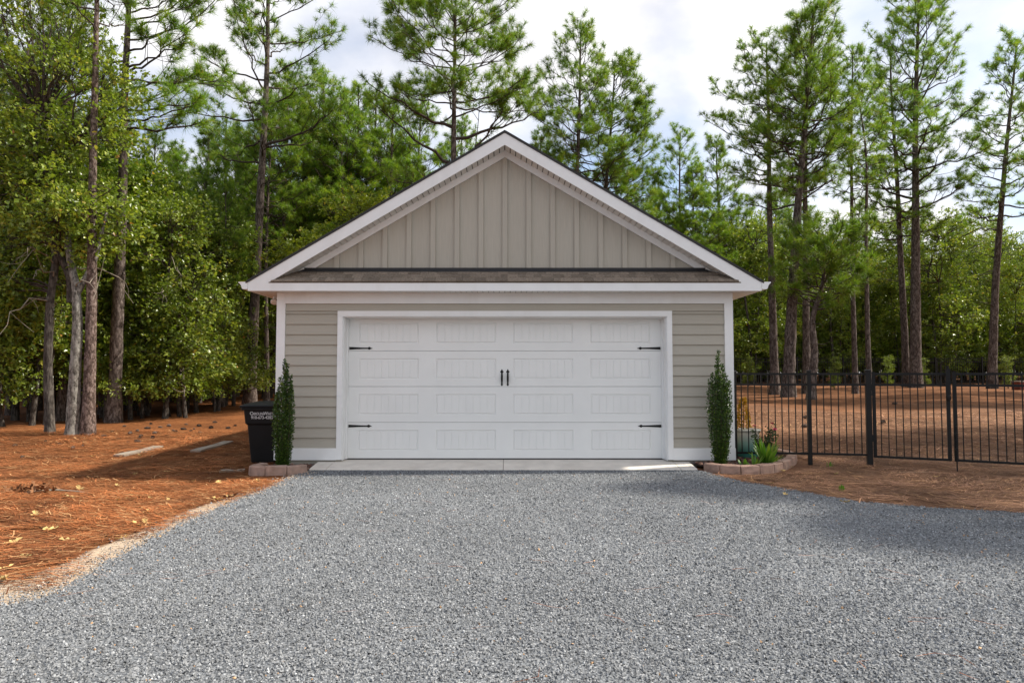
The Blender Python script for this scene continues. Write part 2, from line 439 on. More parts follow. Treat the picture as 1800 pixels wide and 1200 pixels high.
sn = node(n, 'ShaderNodeMath', operation='MULTIPLY_ADD'); n.links.new(f1, sn.inputs[0]); sn.inputs[1].default_value = 0.7; n.links.new(sp.outputs[0], sn.inputs[2])
sr = ramp(n, [(0.72, (0, 0, 0)), (0.95, (1, 1, 1))], sn.outputs[0])
sc_ = ramp(n, [(0.3, (0.42, 0.31, 0.21)), (0.7, (0.60, 0.49, 0.37))], f3)
c = mixc3(n, sr.outputs[0], c, sc_.outputs[0])
n.links.new(c, p.inputs['Base Color']); p.inputs['Roughness'].default_value = 0.95; p.inputs['Specular IOR Level'].default_value = 0.1
bump(n, p, f1, 0.8, 0.03)
tag(link_obj('ground', gg.mesh('ground', True), m), 'rust coloured pine straw ground under the trees', 'ground', kind='structure')

# gravel sheet
gq = Geo()
gxs = np.arange(-9, 12.01, 0.14); gys = np.arange(-8, 10.0, 0.14)
bx, by = np.meshgrid((gxs[:-1] + gxs[1:]) / 2, (gys[:-1] + gys[1:]) / 2)
# wobbly border: build the sheet as the outline polygon resampled and triangulated by bmesh
import bmesh
bm = bmesh.new()
pts = []
for i in range(len(SHEET)):
    a0 = SHEET[i]; b0 = SHEET[(i + 1) % len(SHEET)]
    k = max(1, int(np.hypot(*(b0 - a0)) / 0.12)) if (a0[1] > 2 or b0[1] > 2) else 1
    for s in range(k):
        q = a0 + (b0 - a0) * s / k
        straight = q[1] > 9.9 and abs(q[0]) < 2.83
        amp = 0.0 if (q[1] < 2 or straight) else 0.05
        pts.append((q[0] + R(-amp, amp), q[1] + (R(-amp, amp) if q[1] < 9.7 else 0)))
vs = [bm.verts.new((x, y, Hs(x, y) + 0.014)) for x, y in pts]
bm.faces.new(vs)
bmesh.ops.triangulate(bm, faces=bm.faces[:])
me = bpy.data.meshes.new('gravel_driveway'); bm.to_mesh(me); bm.free()
m, n, p, o = new_mat('grey_gravel')
vec = coords(n)
vo = node(n, 'ShaderNodeTexVoronoi'); vo.inputs['Scale'].default_value = 85; n.links.new(vec, vo.inputs['Vector'])
ss = node(n, 'ShaderNodeSeparateColor'); n.links.new(vo.outputs['Color'], ss.inputs[0])
r = ramp(n, [(0.0, (0.11, 0.119, 0.129)), (0.45, (0.175, 0.187, 0.199)), (0.85, (0.25, 0.264, 0.278)), (0.97, (0.38, 0.385, 0.39))], ss.outputs[0])
dk = ramp(n, [(0.30, (1, 1, 1)), (0.80, (0.32, 0.32, 0.33))], vo.outputs['Distance'])
c = mixc3(n, 1.0, r.outputs[0], dk.outputs[0], 'MULTIPLY')
bg2 = ramp(n, [(0.3, (0.82, 0.82, 0.82)), (0.7, (1.14, 1.14, 1.14))], noise(n, vec, 0.5, 4))
c = mixc3(n, 1.0, c, bg2.outputs[0], 'MULTIPLY')
n.links.new(c, p.inputs['Base Color']); p.inputs['Roughness'].default_value = 0.9; p.inputs['Specular IOR Level'].default_value = 0.2
bump(n, p, vo.outputs['Distance'], -0.9, 0.02)
tag(link_obj('gravel_driveway', me, m), 'grey crushed stone driveway in front of the garage', 'driveway', kind='structure')

# loose stones (nobody could count them)
def stones():
    geo = Geo()
    base = np.array([(1,0.1,-0.55),(-1,0,-0.6),(0,1,-0.5),(0.1,-1,-0.55),(0.35,0.1,0.75),(-0.4,-0.05,0.7)], float)
    tri = np.array([(0,2,4),(2,5,4),(2,1,5),(1,3,5),(3,4,5),(3,0,4)])
    for (d0, d1, dens, smin, smax) in ((2.2, 4.6, 4700, 0.0052, 0.0105), (4.6, 7.0, 2700, 0.0062, 0.0115), (7.0, 10.0, 1200, 0.008, 0.013)):
        xlo, xhi = -0.80 * d1 - 1.1, 0.80 * d1 + 1.1
        N = int((xhi - xlo) * (d1 - d0) * dens)
        x = rng.uniform(xlo, xhi, N); y = rng.uniform(d0, d1, N)
        edge = (vnoise(x, y, 0.25, 9) - 0.5) * 0.22
        k = inside(GRAVEL, x, y) & (np.abs(x) < 0.80 * y + 1.1)
        k |= (dist_line(_gl[1:], x, y) < np.abs(rng.normal(0, 0.10, N))) & (y < 9.5) & (x > -0.8 * y)
        ds = np.where(inside(SHEET, x, y), 9.0, dist_line(_gs[1:], x, y))
        k &= (ds > 8) | (rng.random(N) < np.exp(-ds / 0.20) * 0.85)
        k &= ~((y > 9.88) & (x > -2.9) & (x < 2.82))
        x, y = x[k], y[k]; N = len(x)
        s = rng.uniform(smin, smax, N)
        v = base[None] * (1 + rng.uniform(-0.35, 0.35, (N, 6, 1))) + rng.uniform(-0.25, 0.25, (N, 6, 3))
        v = v * np.stack([s, s * rng.uniform(0.6, 0.95, N), s * rng.uniform(0.4, 0.8, N)], -1)[:, None, :]
        az = rng.uniform(0, 6.283, N); tl = rng.normal(0, 0.5, N)
        ct, st = np.cos(tl)[:, None], np.sin(tl)[:, None]
        X, Y, Z = v[..., 0], v[..., 1], v[..., 2]
        X, Z = X * ct + Z * st, -X * st + Z * ct
        ca, sa = np.cos(az)[:, None], np.sin(az)[:, None]
        X, Y = X * ca - Y * sa, X * sa + Y * ca
        v = np.stack([X + x[:, None], Y + y[:, None], Z + (H(x, y) + 0.014 + s * rng.uniform(0.05, 0.75, N))[:, None]], -1)
        t = tri[None] + (np.arange(N) * 6)[:, None, None]
        lum = np.clip(rng.normal(0.205, 0.055, N) + (rng.random(N) < 0.06) * rng.uniform(0.05, 0.22, N), 0.05, 0.55)
        lum *= 0.86 + 0.20 * vnoise(x, y, 1.3, 4) + 0.10 * vnoise(x, y, 0.4, 6) + 0.06 * np.exp(-((np.abs(x - 0.1) - 0.85) / 0.28) ** 2)
        col = np.stack([lum * 0.965, lum, lum * 1.03], -1)
        dust = (rng.random(N) < 0.8 * np.exp(-(dist_line(_gl[1:], x, y) / 0.16) ** 2))
        col[dust] = np.array([0.42, 0.34, 0.27]) * rng.uniform(0.6, 1.2, (dust.sum(), 1))
        tan = rng.random(N) < 0.006
        col[tan] = np.array([0.45, 0.28, 0.15]) * rng.uniform(0.6, 1.3, (tan.sum(), 1))
        geo.add(v.reshape(-1, 3), tris=t.reshape(-1, 3), col=np.repeat(col, 6, axis=0))
    return geo.mesh('gravel')
tag(link_obj('gravel', stones(), M['stone']), 'loose grey crushed stones covering the driveway', 'gravel', kind='stuff')

# fallen needles
def ribbons(geo, x, y, z, L, w, az, tilt, col):
    N = len(x)
    d = np.stack([np.cos(az) * np.cos(tilt), np.sin(az) * np.cos(tilt), np.sin(tilt)], -1)
    s = np.stack([-np.sin(az), np.cos(az), np.zeros(N)], -1)
    c = np.stack([x, y, z], -1)
    bend = rng.normal(0, 0.16, N)[:, None] * L[:, None] * s
    p0 = c - d * L[:, None] / 2; p1 = c + bend; p2 = c + d * L[:, None] / 2
    hw = (w / 2)[:, None] * s
    v = np.stack([p0 - hw, p0 + hw, p1 - hw, p1 + hw, p2], 1)
    b = (np.arange(N) * 5)[:, None]
    geo.add(v.reshape(-1, 3), tris=np.concatenate([b + [2, 3, 4]], 0), quads=b + [0, 1, 3, 2], col=np.repeat(col, 5, axis=0))

def straw():
    geo = Geo()
    # left of the drive, right of the drive, then a thin sprinkle on the gravel
    for (x0, x1, y0, y1, N, on, w0) in ((-8.0, -2.3, 4.0, 9.0, 80000, False, 0.0062), (-13, -3.4, 9.0, 16.0, 46000, False, 0.0085),
                                        (2.8, 9.5, 6.2, 12.0, 40000, False, 0.0062), (3.6, 14, 12.0, 19.0, 26000, False, 0.010),
                                        (-4.0, 8.0, 2.6, 9.6, 300, True, 0.0022)):
        x = rng.uniform(x0, x1, N); y = rng.uniform(y0, y1, N)
        clump = vnoise(x, y, 0.35, 5) * 0.6 + vnoise(x, y, 1.1, 8) * 0.4
        ins = inside(GRAVEL, x, y)
        if on: k = ins
        else:
            k = (~ins | (dist_line(_gl[1:], x, y) < 0.10) | (dist_line(_gr, x, y) < 0.06)) & (clump + rng.uniform(-0.25, 0.25, N) > 0.36)
            k &= ~((x > -3.6) & (x < 3.5) & (y > 9.7) & (y < 18))
            k &= np.hypot(x + 3.2, y - 9.95) > 0.60
            k &= ~((x > 2.7) & (x < 4.9) & (y > 9.5) & (np.hypot((x - 3.2) / 1.75, (y - 11.3) / 1.85) < 1))
            sd = np.exp(-(dist_line(_gl[1:8], x, y) / 0.20) ** 2) * (0.2 + vnoise(x, y, 0.6, 3))
            k &= rng.random(N) > sd * 1.1
            k &= rng.random(N) > 1.1 * np.exp(-(np.hypot(x + 3.4, (y - 4.2) * 1.6) / 0.6) ** 2)
            k &= np.abs(x) < 0.85 * y + 1
        x, y = x[k], y[k]; N = len(x)
        L = rng.uniform(0.09, 0.26, N); w = np.full(N, w0) * rng.uniform(0.7, 1.4, N)
        flow = (vnoise(x, y, 0.8, 2) - 0.5) * 3.2
        az = flow * 0.6 + rng.normal(0, 0.6, N)
        tilt = rng.normal(0, 0.07, N)
        z = H(x, y) + (0.022 if on else 0.006 + 0.030 * np.clip(vnoise(x, y, 0.45, 11) - 0.45, 0, 1)) + np.abs(rng.normal(0, 0.010, N)) + np.abs(np.sin(tilt)) * L / 2
        br = (rng.uniform(0.30, 1.0, N) ** 1.2 * 1.75 + 0.12)[:, None]
        left = np.array([0.250, 0.086, 0.028]); right = np.array([0.285, 0.150, 0.085])
        f = sstep(2.0, 3.5, x)[:, None]
        col = (left * (1 - f) + right * f) * br * (0.55 + 0.9 * vnoise(x, y, 0.45, 11)[:, None])
        pale = rng.random(N) < 0.10
        col[pale] = np.array([0.58, 0.33, 0.15])
        ribbons(geo, x, y, z, L, w, az, tilt, np.clip(col, 0, 0.8))
    return geo.mesh('pine_straw')
tag(link_obj('pine_straw', straw(), M['needle']), 'loose orange and brown pine needles lying over the ground', 'pine straw', kind='stuff')
# ------------------------------------------------------------------ garage
W = 10.43                    # front face of the siding
XC = -0.023; HW = 3.487      # centre line and half width
OH = 0.31                    # overhang at the front
DEP = 7.0
SL = 0.591                   # roof slope
garage = empty('garage', (XC, W, 0), 0, 'single storey taupe sided garage with white trim, gable roof and wide white door', 'garage')
def part(name, geo, mat, parent=garage, loc=(0, 0, 0), smooth=False):
    me = geo.mesh(name, smooth)
    return link_obj(name, me, mat, parent, loc)
def boxpart(name, x0, x1, y0, y1, z0, z1, mat, parent=garage):
    g = Geo(); g.box(x0, x1, y0, y1, z0, z1)
    return part(name, g, mat, parent)
EH = 2.535                   # soffit level
# wall core (local coordinates: x from centre, y from the siding face, z up)
core = Geo()
OX = 2.475                   # half width of the door opening
core.box(-HW + 0.03, -OX - 0.02, 0.016, 0.15, -0.20, EH)
core.box(OX + 0.02, HW - 0.03, 0.016, 0.15, -0.20, EH)
core.box(-OX - 0.02, OX + 0.02, 0.016, 0.15, 2.19, EH)
core.box(-HW + 0.03, -HW + 0.15, 0.15, DEP - 0.15, -0.20, EH)
core.box(HW - 0.15, HW - 0.03, 0.15, DEP - 0.15, -0.20, EH)
core.box(-HW + 0.03, HW - 0.03, DEP - 0.15, DEP, -0.20, EH)
part('wall', core, M['siding'])
g = Geo(); g.prism([(-3.25, EH), (3.25, EH), (0, EH + 3.25 * 0.64)], 0.03, 0.13); part('gable_wall', g, M['batten'])
g = Geo(); g.prism([(-3.25, EH), (3.25, EH), (0, EH + 3.25 * 0.64)], DEP - 0.12, DEP - 0.02); part('gable_wall', g, M['batten'])
boxpart('foundation', -HW + 0.035, -OX - 0.06, 0.02, 0.14, -0.34, -0.201, M['concrete'])
boxpart('foundation', OX + 0.06, HW - 0.035, 0.02, 0.14, -0.34, -0.201, M['concrete'])
boxpart('foundation', -HW + 0.035, -HW + 0.15, 0.142, DEP, -0.34, -0.201, M['concrete'])
# lap siding: each board tilted, its lower edge proud of the board below
ZT, ZB, NB = 2.374, 0.178, 14
pit = (ZT - ZB) / NB
def lap(x0, x1, z0, z1):
    g = Geo()
    v = []
    for x in (x0, x1): v += [(x, -0.019, z0), (x, 0.004, z1), (x, 0.013, z1), (x, 0.013, z0)]
    g.add(v, quads=[(0, 4, 5, 1), (1, 5, 6, 2), (2, 6, 7, 3), (3, 7, 4, 0)], tris=[(0, 1, 2), (0, 2, 3), (4, 6, 5), (4, 7, 6)])
    return g
XI = HW - 0.13; DT = 2.555   # inner edge of corner boards, outer edge of the door trim
for i in range(NB):
    z1 = ZT - i * pit; z0 = z1 - pit
    if i == 0:
        part('siding_board', lap(-XI, XI, 2.262, z1), M['siding'])
        part('siding_board', lap(-XI, -DT, z0, 2.2615), M['siding']); part('siding_board', lap(DT, XI, z0, 2.2615), M['siding'])
    else:
        for (a0, b0) in ((-XI, -DT), (DT, XI)): part('siding_board', lap(a0, b0, z0, z1), M['siding'])
for s in (-1, 1):
    a0, b0 = sorted((s * HW, s * XI))
    boxpart('corner_board', a0, b0, -0.030, 0.016, 0.179, EH, M['white'])
    g = Geo(); x0, x1 = sorted((s * (HW + 0.012), s * (HW - 0.03))); g.box(x0, x1, 0.017, 0.13, 0.0, EH - 0.005); part('corner_board', g, M['white'])
    a0, b0 = sorted((s * DT, s * (HW + 0.008)))
    boxpart('skirt_board', a0, b0, -0.037, 0.018, 0.0, 0.178, M['white'])
    # lap siding on the side walls
    for i in range(15):
        z0 = 0.01 + i * 0.166
        g = Geo(); xa = s * (HW - 0.028); xb = s * (HW - 0.004)
        x0, x1 = sorted((xa, xb)); g.box(x0, x1, 0.135, DEP - 0.005, z0, z0 + 0.163); part('siding_board', g, M['siding'])
boxpart('frieze_board', -XI + 0.001, XI - 0.001, -0.028, 0.012, ZT + 0.001, EH, M['white'])
# door casing, jambs, stop
boxpart('door_casing', -DT + 0.001, -OX, -0.036, 0.15, 0.004, 2.177, M['white'])
boxpart('door_casing', OX, DT - 0.001, -0.036, 0.15, 0.004, 2.177, M['white'])
boxpart('door_casing', -DT + 0.001, DT - 0.001, -0.038, 0.15, 2.1775, 2.2605, M['white'])
for s in (-1, 1):
    a0, b0 = sorted((s * OX, s * (OX - 0.012))); boxpart('door_jamb', a0, b0, -0.005, 0.30, -0.01, 2.165, M['white'])
    a0, b0 = sorted((s * (OX - 0.0125), s * (OX - 0.036))); boxpart('weather_strip', a0, b0, 0.19, 0.229, -0.01, 2.153, M['white'])
boxpart('door_jamb', -OX, OX, -0.005, 0.30, 2.1655, 2.177, M['white'])
boxpart('weather_strip', -OX + 0.0125, OX - 0.0125, 0.19, 0.229, 2.1535, 2.165, M['white'])

# sectional door with pressed long panels
DY = 0.232
door = part('garage_door', (lambda g: (g.box(-OX + 0.013, OX - 0.013, DY + 0.022, DY + 0.05, -0.008, 2.16), g)[1])(Geo()), M['door'])
tag(door, 'white sectional door with long pressed bead board panels')
PC = [-1.812, -0.605, 0.598, 1.805]; PW = 0.468
def section(z0, z1, p0, p1):
    g = Geo()
    x0, x1 = -OX + 0.0135, OX - 0.0135
    xs_ = [x0] + [v for c_ in PC for v in (c_ - PW, c_ + PW)] + [x1]
    zs_ = [z0 + 0.0035, p0, p1, z1 - 0.0035]
    for i in range(len(xs_) - 1):
        for j in range(3):
            if j == 1 and i % 2 == 1: continue
            g.add([(xs_[i], DY, zs_[j]), (xs_[i + 1], DY, zs_[j]), (xs_[i + 1], DY, zs_[j + 1]), (xs_[i], DY, zs_[j + 1])], quads=[(0, 1, 2, 3)])
    # rolled top and bottom edge of the section
    for (za, zb, yb) in ((z0 + 0.0035, z0, DY + 0.02), (z1 - 0.0035, z1, DY + 0.02)):
        q = (0, 1, 2, 3) if za < zb else (3, 2, 1, 0)
        g.add([(x0, DY, za), (x1, DY, za), (x1, yb, zb), (x0, yb, zb)], quads=[q])
    return g
def pressed(z0, z1):
    """ogee border then a bead-board field with shallow grooves; local x from the panel centre"""
    g = Geo()
    rings = [(0, 0.0), (0.010, 0.013), (0.018, 0.013), (0.026, 0.002)]
    prev = None
    for (ins, dy) in rings:
        c_ = [(-PW + ins, DY + dy, z0 + ins), (PW - ins, DY + dy, z0 + ins), (PW - ins, DY + dy, z1 - ins), (-PW + ins, DY + dy, z1 - ins)]
        if prev is not None:
            g.add(prev + c_, quads=[(k, (k + 1) % 4, 4 + (k + 1) % 4, 4 + k) for k in range(4)])
        prev = c_
    a0 = -PW + 0.026; b0 = PW - 0.026; nb = 8; w = (b0 - a0) / nb
    prof = [(a0, 0.002)]
    for k in range(1, nb):
        xk = a0 + k * w; prof += [(xk - 0.005, 0.002), (xk - 0.002, 0.0075), (xk + 0.002, 0.0075), (xk + 0.005, 0.002)]
        if k < nb: prof += [(xk + 0.018, 0.002), (xk + 0.021, 0.0038), (xk + 0.024, 0.002), (xk + 0.055, 0.002), (xk + 0.058, 0.0032), (xk + 0.061, 0.002)]
    prof.append((b0, 0.002))
    za, zb = z0 + 0.026, z1 - 0.026
    v = [(x, DY + d, za) for x, d in prof] + [(x, DY + d, zb) for x, d in prof]
    k = len(prof)
    g.add(v, quads=[(i, i + 1, k + i + 1, k + i) for i in range(k - 1)])
    return g
SECH = 0.5555
for r_ in range(4):
    z0 = -0.007 + r_ * SECH; z1 = min(z0 + SECH, 2.163)
    p0 = z0 + 0.118; p1 = min(z0 + 0.437, z1 - 0.03)
    part('door_section', section(z0, z1, p0, p1), M['door'], door)
    me = pressed(p0, p1).mesh('door_panel'); me.materials.append(M['door'])
    for c_ in PC: link_obj('door_panel', me, None, door, (c_, 0, 0))
boxpart('bottom_seal', -OX + 0.013, OX - 0.013, DY - 0.004, DY + 0.03, -0.022, -0.0085, M['seal'], door)
# strap hinges and pull handles
def hinge():
    g = Geo()
    pr = [(0, 0.022), (0.20, 0.012), (0.292, 0.010), (0.298, 0.018), (0.312, 0.023), (0.326, 0.018), (0.332, 0.011), (0.362, 0.0015)]
    v = []
    for x, h in pr: v += [(x, 0, -h), (x, 0, h), (x, -0.009, -h * 0.8), (x, -0.009, h * 0.8)]
    k = len(pr); q = []
    for i in range(k - 1):
        a_ = 4 * i; b_ = a_ + 4
        q += [(a_ + 2, b_ + 2, b_ + 3, a_ + 3), (a_ + 1, a_ + 3, b_ + 3, b_ + 1), (a_, b_, b_ + 2, a_ + 2)]
    q += [(0, 2, 3, 1), (4 * k - 4, 4 * k - 3, 4 * k - 1, 4 * k - 2)]
    g.add(v, quads=q)
    for bx_ in (0.03, 0.15):
        g.add([(bx_ + 0.007 * math.cos(t), -0.009, 0.007 * math.sin(t)) for t in np.arange(8) * math.pi / 4] + [(bx_, -0.014, 0)], tris=[(i, (i + 1) % 8, 8) for i in range(8)])
    return g.mesh('strap_hinge')
hm = hinge(); hm.materials.append(M['iron'])
for s in (-1, 1):
    for z_ in (1.700, 0.492):
        o_ = link_obj('strap_hinge', hm, None, door, (s * (OX - 0.045), DY - 0.0008, z_))
        if s > 0: o_.rotation_euler = (0, math.pi, 0)
def handle():
    g = Geo()
    # spear-ended plates and a bowed grip
    prof = [(-0.128, 0.002), (-0.112, 0.014), (-0.104, 0.020), (-0.096, 0.012), (-0.06, 0.010), (0.06, 0.013), (0.080, 0.013), (0.086, 0.026), (0.098, 0.026), (0.112, 0.013), (0.135, 0.002)]
    v = []
    for z_, h in prof: v += [(-h, 0, z_), (h, 0, z_), (-h * .8, -0.006, z_), (h * .8, -0.006, z_)]
    q = []
    for i in range(len(prof) - 1):
        if i == 4: continue
        a_ = 4 * i; b_ = a_ + 4
        q += [(a_ + 2, a_ + 3, b_ + 3, b_ + 2), (a_ + 1, b_ + 1, b_ + 3, a_ + 3), (a_, a_ + 2, b_ + 2, b_)]
    g.add(v, quads=q)
    pts_ = bez(np.array((0, -0.003, -0.088)), np.array((0, -0.085, 0.0)), np.array((0, -0.003, 0.080)), 11)
    tube(g, pts_, 0.010 + 0.007 * np.sin(np.linspace(0, math.pi, 11)), 8)
    return g.mesh('pull_handle')
hd = handle(); hd.materials.append(M['iron'])
for x_ in (-0.056, 0.036): link_obj('pull_handle', hd, None, door, (x_ + 0.01, DY - 0.0008, 1.24))

# roof: two slabs, rake fascias, soffits, return roof
ZA = 4.923; XE = 3.822                                  # fascia apex and eave end
def zr(x): return ZA - SL * abs(x)                       # top of the fascia
g = Geo()
for s in (-1, 1):
    nrm = Vector((s * SL, 0, 1)).normalized()
    t_ = 0.028
    xe = XE + 0.035
    poly = [(0, ZA + 0.0), (s * xe, ZA - SL * xe), (s * xe, ZA - SL * xe + t_ * 1.16), (0, ZA + t_ * 1.16)]
    if s < 0: poly = poly[::-1]
    gg_ = Geo(); gg_.prism(poly[::-1], -OH - 0.018, DEP + 0.3)
    part('roof', gg_, M['roof'])
    # thin drip edge right under the shingles along the rake
    poly = [(0, ZA - 0.002), (s * (XE + 0.012), ZA - 0.002 - SL * (XE + 0.012)), (s * (XE + 0.012), ZA + 0.037 - SL * (XE + 0.012)), (0, ZA + 0.037)]
    if s < 0: poly = poly[::-1]
    gg_ = Geo(); gg_.prism(poly[::-1], -OH - 0.026, -OH - 0.019); part('drip_edge', gg_, M['drip'])
    # rake fascia
    fh = 0.187
    xb = XE; xl = 3.50
    poly = [(0.0, ZA - 0.004), (0.0, ZA - fh), (s * ((ZA - fh - 2.6675) / SL), 2.6675), (s * ((ZA - 0.004 - 2.6675) / SL), 2.6675)]
    if s < 0: poly = poly[::-1]
    gg_ = Geo(); gg_.prism(poly, -OH - 0.012, -OH + 0.010); part('rake_fascia', gg_, M['white'])
    # sloping rake soffit in vinyl pieces with small gaps
    zs0 = ZA - fh + 0.012
    root = Geo(); poly = [(0, zs0 + 0.014), (s * 3.60, zs0 + 0.014 - SL * 3.60), (s * 3.60, zs0 + 0.024 - SL * 3.60), (0, zs0 + 0.024)]
    if s < 0: poly = poly[::-1]
    root.prism(poly[::-1], -OH + 0.011, 0.028); rs = part('rake_soffit', root, M['gap'])
    pw = 0.083; k = int(3.56 / pw)
    pg = Geo(); pp = [(0.006, 0), (pw - 0.006, -SL * pw), (pw - 0.006, -SL * pw + 0.012), (0.006, 0.012)]
    pg.prism([(s * a_, b_) for a_, b_ in (pp[::-1] if s > 0 else pp)], -OH + 0.012, 0.0)
    pm = pg.mesh('soffit_panel'); pm.materials.append(M['soffit'])
    for i in range(k): link_obj('soffit_panel', pm, None, rs, (s * i * pw, 0, zs0 - SL * i * pw))
    # rake trim board against the gable
    zt = zs0 + 0.004
    poly = [(0, zt), (0, zt - 0.108), (s * ((zt - 0.108 - 2.86) / SL), 2.86), (s * ((zt - 2.86) / SL), 2.86)]
    if s < 0: poly = poly[::-1]
    gg_ = Geo(); gg_.prism(poly, -0.026, 0.006); part('rake_trim', gg_, M['white'])
# gable boards and battens
BP = 0.3687
zg = ZA - 0.187 + 0.016 - 0.09
def gtop(x): return zg - SL * abs(x)
for i in range(-8, 8):
    x0, x1 = i * BP + 0.002, (i + 1) * BP - 0.002
    if min(abs(x0), abs(x1)) > 2.96: continue
    a_, b_ = max(x0, -3.0), min(x1, 3.0)
    if b_ - a_ < 0.05: continue
    gg_ = Geo(); poly = [(a_, 2.80), (b_, 2.80), (b_, max(2.81, gtop(b_))), (a_, max(2.81, gtop(a_)))]
    gg_.prism(poly, 0.012, 0.030); part('gable_board', gg_, M['batten'])
for i in range(-8, 9):
    x_ = i * BP
    if abs(x_) > 2.9: continue
    a_, b_ = x_ - 0.037, x_ + 0.037
    poly = [(a_, 2.80), (b_, 2.80), (b_, gtop(b_)), (a_, gtop(a_))]
    if i == 0: poly = [(a_, 2.80), (b_, 2.80), (b_, gtop(b_)), (0, gtop(0)), (a_, gtop(a_))]
    gg_ = Geo(); gg_.prism(poly, -0.020, 0.012); part('gable_batten', gg_, M['batten'])
# return fascia across the front, flat soffit behind it
boxpart('return_fascia', -XE, XE, -OH - 0.014, -OH + 0.012, EH - 0.002, 2.667, M['white'])
sf = boxpart('flat_soffit', -XE + 0.01, XE - 0.01, -OH + 0.0125, -0.024, EH + 0.008, EH + 0.02, M['gap'])
k = 92; pw = (2 * XE - 0.02) / k
pg = Geo(); pg.box(0.003, pw - 0.003, -OH + 0.013, -0.0235, EH, EH + 0.0075); pm = pg.mesh('soffit_panel'); pm.materials.append(M['soffit'])
for i in range(k): link_obj('soffit_panel', pm, None, sf, (-XE + 0.01 + i * pw, 0, 0))
for s in (-1, 1):      # soffit and fascia along the side eaves, with gutters
    x0, x1 = sorted((s * (HW + 0.013), s * (XE - 0.012))); boxpart('eave_soffit', x0, x1, -0.023, DEP + 0.2, EH + 0.002, EH + 0.018, M['soffit'])
    x0, x1 = sorted((s * (XE - 0.011), s * (XE - 0.001))); boxpart('eave_fascia', x0, x1, -OH + 0.0125, DEP + 0.2, EH, 2.66, M['white'])
    gt = Geo()
    pr = [(0.004, 2.560), (0.080, 2.560), (0.092, 2.580), (0.100, 2.610), (0.122, 2.640), (0.140, 2.652), (0.140, 2.668), (0.130, 2.668)]
    pr2 = [(0.130, 2.656), (0.112, 2.644), (0.090, 2.610), (0.076, 2.568), (0.012, 2.568), (0.012, 2.664), (0.004, 2.664)]
    loop = [(s * (XE + a_), b_) for a_, b_ in pr + pr2]
    kk = len(loop); y0, y1 = -OH - 0.010, DEP + 0.2
    gt.add([(a_, y0, b_) for a_, b_ in loop] + [(a_, y1, b_) for a_, b_ in loop], quads=[(i, (i + 1) % kk, kk + (i + 1) % kk, kk + i) for i in range(kk)])
    gu = part('gutter', gt, M['white'])
    cap = Geo(); poly = [(s * (XE + a_), b_) for a_, b_ in pr[:-1]] + [(s * (XE + 0.004), 2.668)]
    if s < 0: poly = poly[::-1]
    cap.prism(poly, y0 - 0.004, y0 - 0.0003); part('end_cap', cap, M['white'], gu)
    lit = Geo()            # needles caught in the gutter
    N = 260 if s < 0 else 60
    x_ = s * (XE + rng.uniform(0.015, 0.12, N)); y_ = rng.uniform(y0 + 0.02, y0 + (0.5 if s < 0 else 3), N); z_ = 2.60 + rng.random(N) * (0.09 if s < 0 else 0.05)
    ribbons(lit, x_, y_, z_, rng.uniform(0.06, 0.15, N), np.full(N, 0.006), rng.uniform(0, 6.28, N), rng.uniform(-0.2, 0.3, N), np.array([0.36, 0.13, 0.035]) * rng.uniform(0.6, 1.3, (N, 1)))
    tag(part('needle_litter', lit, M['needle'], gu), kind='stuff')
# small return roof: deck, three courses of shingle tabs, flashing
PF, PB, ZF, ZW = -OH - 0.030, 0.010, 2.672, 2.892
g = Geo()
def xlim(z): return (ZA - 0.187 + 0.010 - z) / SL
v = []
for (y_, z_) in ((PF + 0.015, ZF - 0.006), (PB, ZW - 0.012)):
    xl = xlim(z_) - 0.004
    v += [(-xl, y_, z_), (xl, y_, z_), (xl, y_, z_ - 0.016), (-xl, y_, z_ - 0.016)]
g.add(v, quads=[(0, 1, 5, 4), (3, 7, 6, 2), (0, 3, 2, 1), (4, 5, 6, 7), (0, 4, 7, 3), (1, 2, 6, 5)])
pent = part('return_roof', g, M['shingle'])
for c_ in range(3):
    fa, fb = c_ * 0.30, c_ * 0.30 + 0.36
    y0_, z0_ = PF + (PB - PF) * fa, ZF + (ZW - ZF) * fa + 0.006
    y1_, z1_ = PF + (PB - PF) * fb, ZF + (ZW - ZF) * fb
    x_ = -xlim(z0_) + 0.02
    while x_ < xlim(z0_) - 0.03:
        w_ = R(0.09, 0.19); xe = min(x_ + w_, xlim(z0_) - 0.02)
        lift = 0.007 + R(0, 0.008); jy = R(-0.006, 0.004)
        xa0, xb0 = x_ + 0.002, xe - 0.002
        lim1 = xlim(z1_) - 0.012
        xa1, xb1 = max(min(xa0, lim1), -lim1), max(min(xb0, lim1), -lim1)
        gs = Geo()
        gs.add([(xa0, y0_ + jy, z0_ + lift), (xb0, y0_ + jy, z0_ + lift), (xb1, y1_, z1_ + 0.004), (xa1, y1_, z1_ + 0.004),
                (xa0, y0_ + jy, z0_ - 0.006), (xb0, y0_ + jy, z0_ - 0.006), (xb1, y1_, z1_ - 0.004), (xa1, y1_, z1_ - 0.004)],
               quads=[(0, 1, 2, 3), (4, 5, 1, 0), (7, 6, 5, 4), (3, 2, 6, 7), (1, 5, 6, 2), (4, 0, 3, 7)])
        part('shingle', gs, M['shingle'], pent)
        x_ = xe
gf = Geo()
v = []
for (f_, dz) in ((0.78, 0.012), (1.0, 0.010)):
    y_ = PF + (PB - PF) * f_; z_ = ZF + (ZW - ZF) * f_ + dz; xl = xlim(z_) - 0.03
    v += [(-xl, y_ - (0.0 if f_ < 1 else 0.033), z_), (xl, y_ - (0.0 if f_ < 1 else 0.033), z_)]
gf.add(v, quads=[(0, 1, 3, 2)]); gf.box(-xlim(2.91) + 0.03, xlim(2.91) - 0.03, -0.0265, -0.0205, 2.885, 2.925); part('flashing', gf, M['flash'])
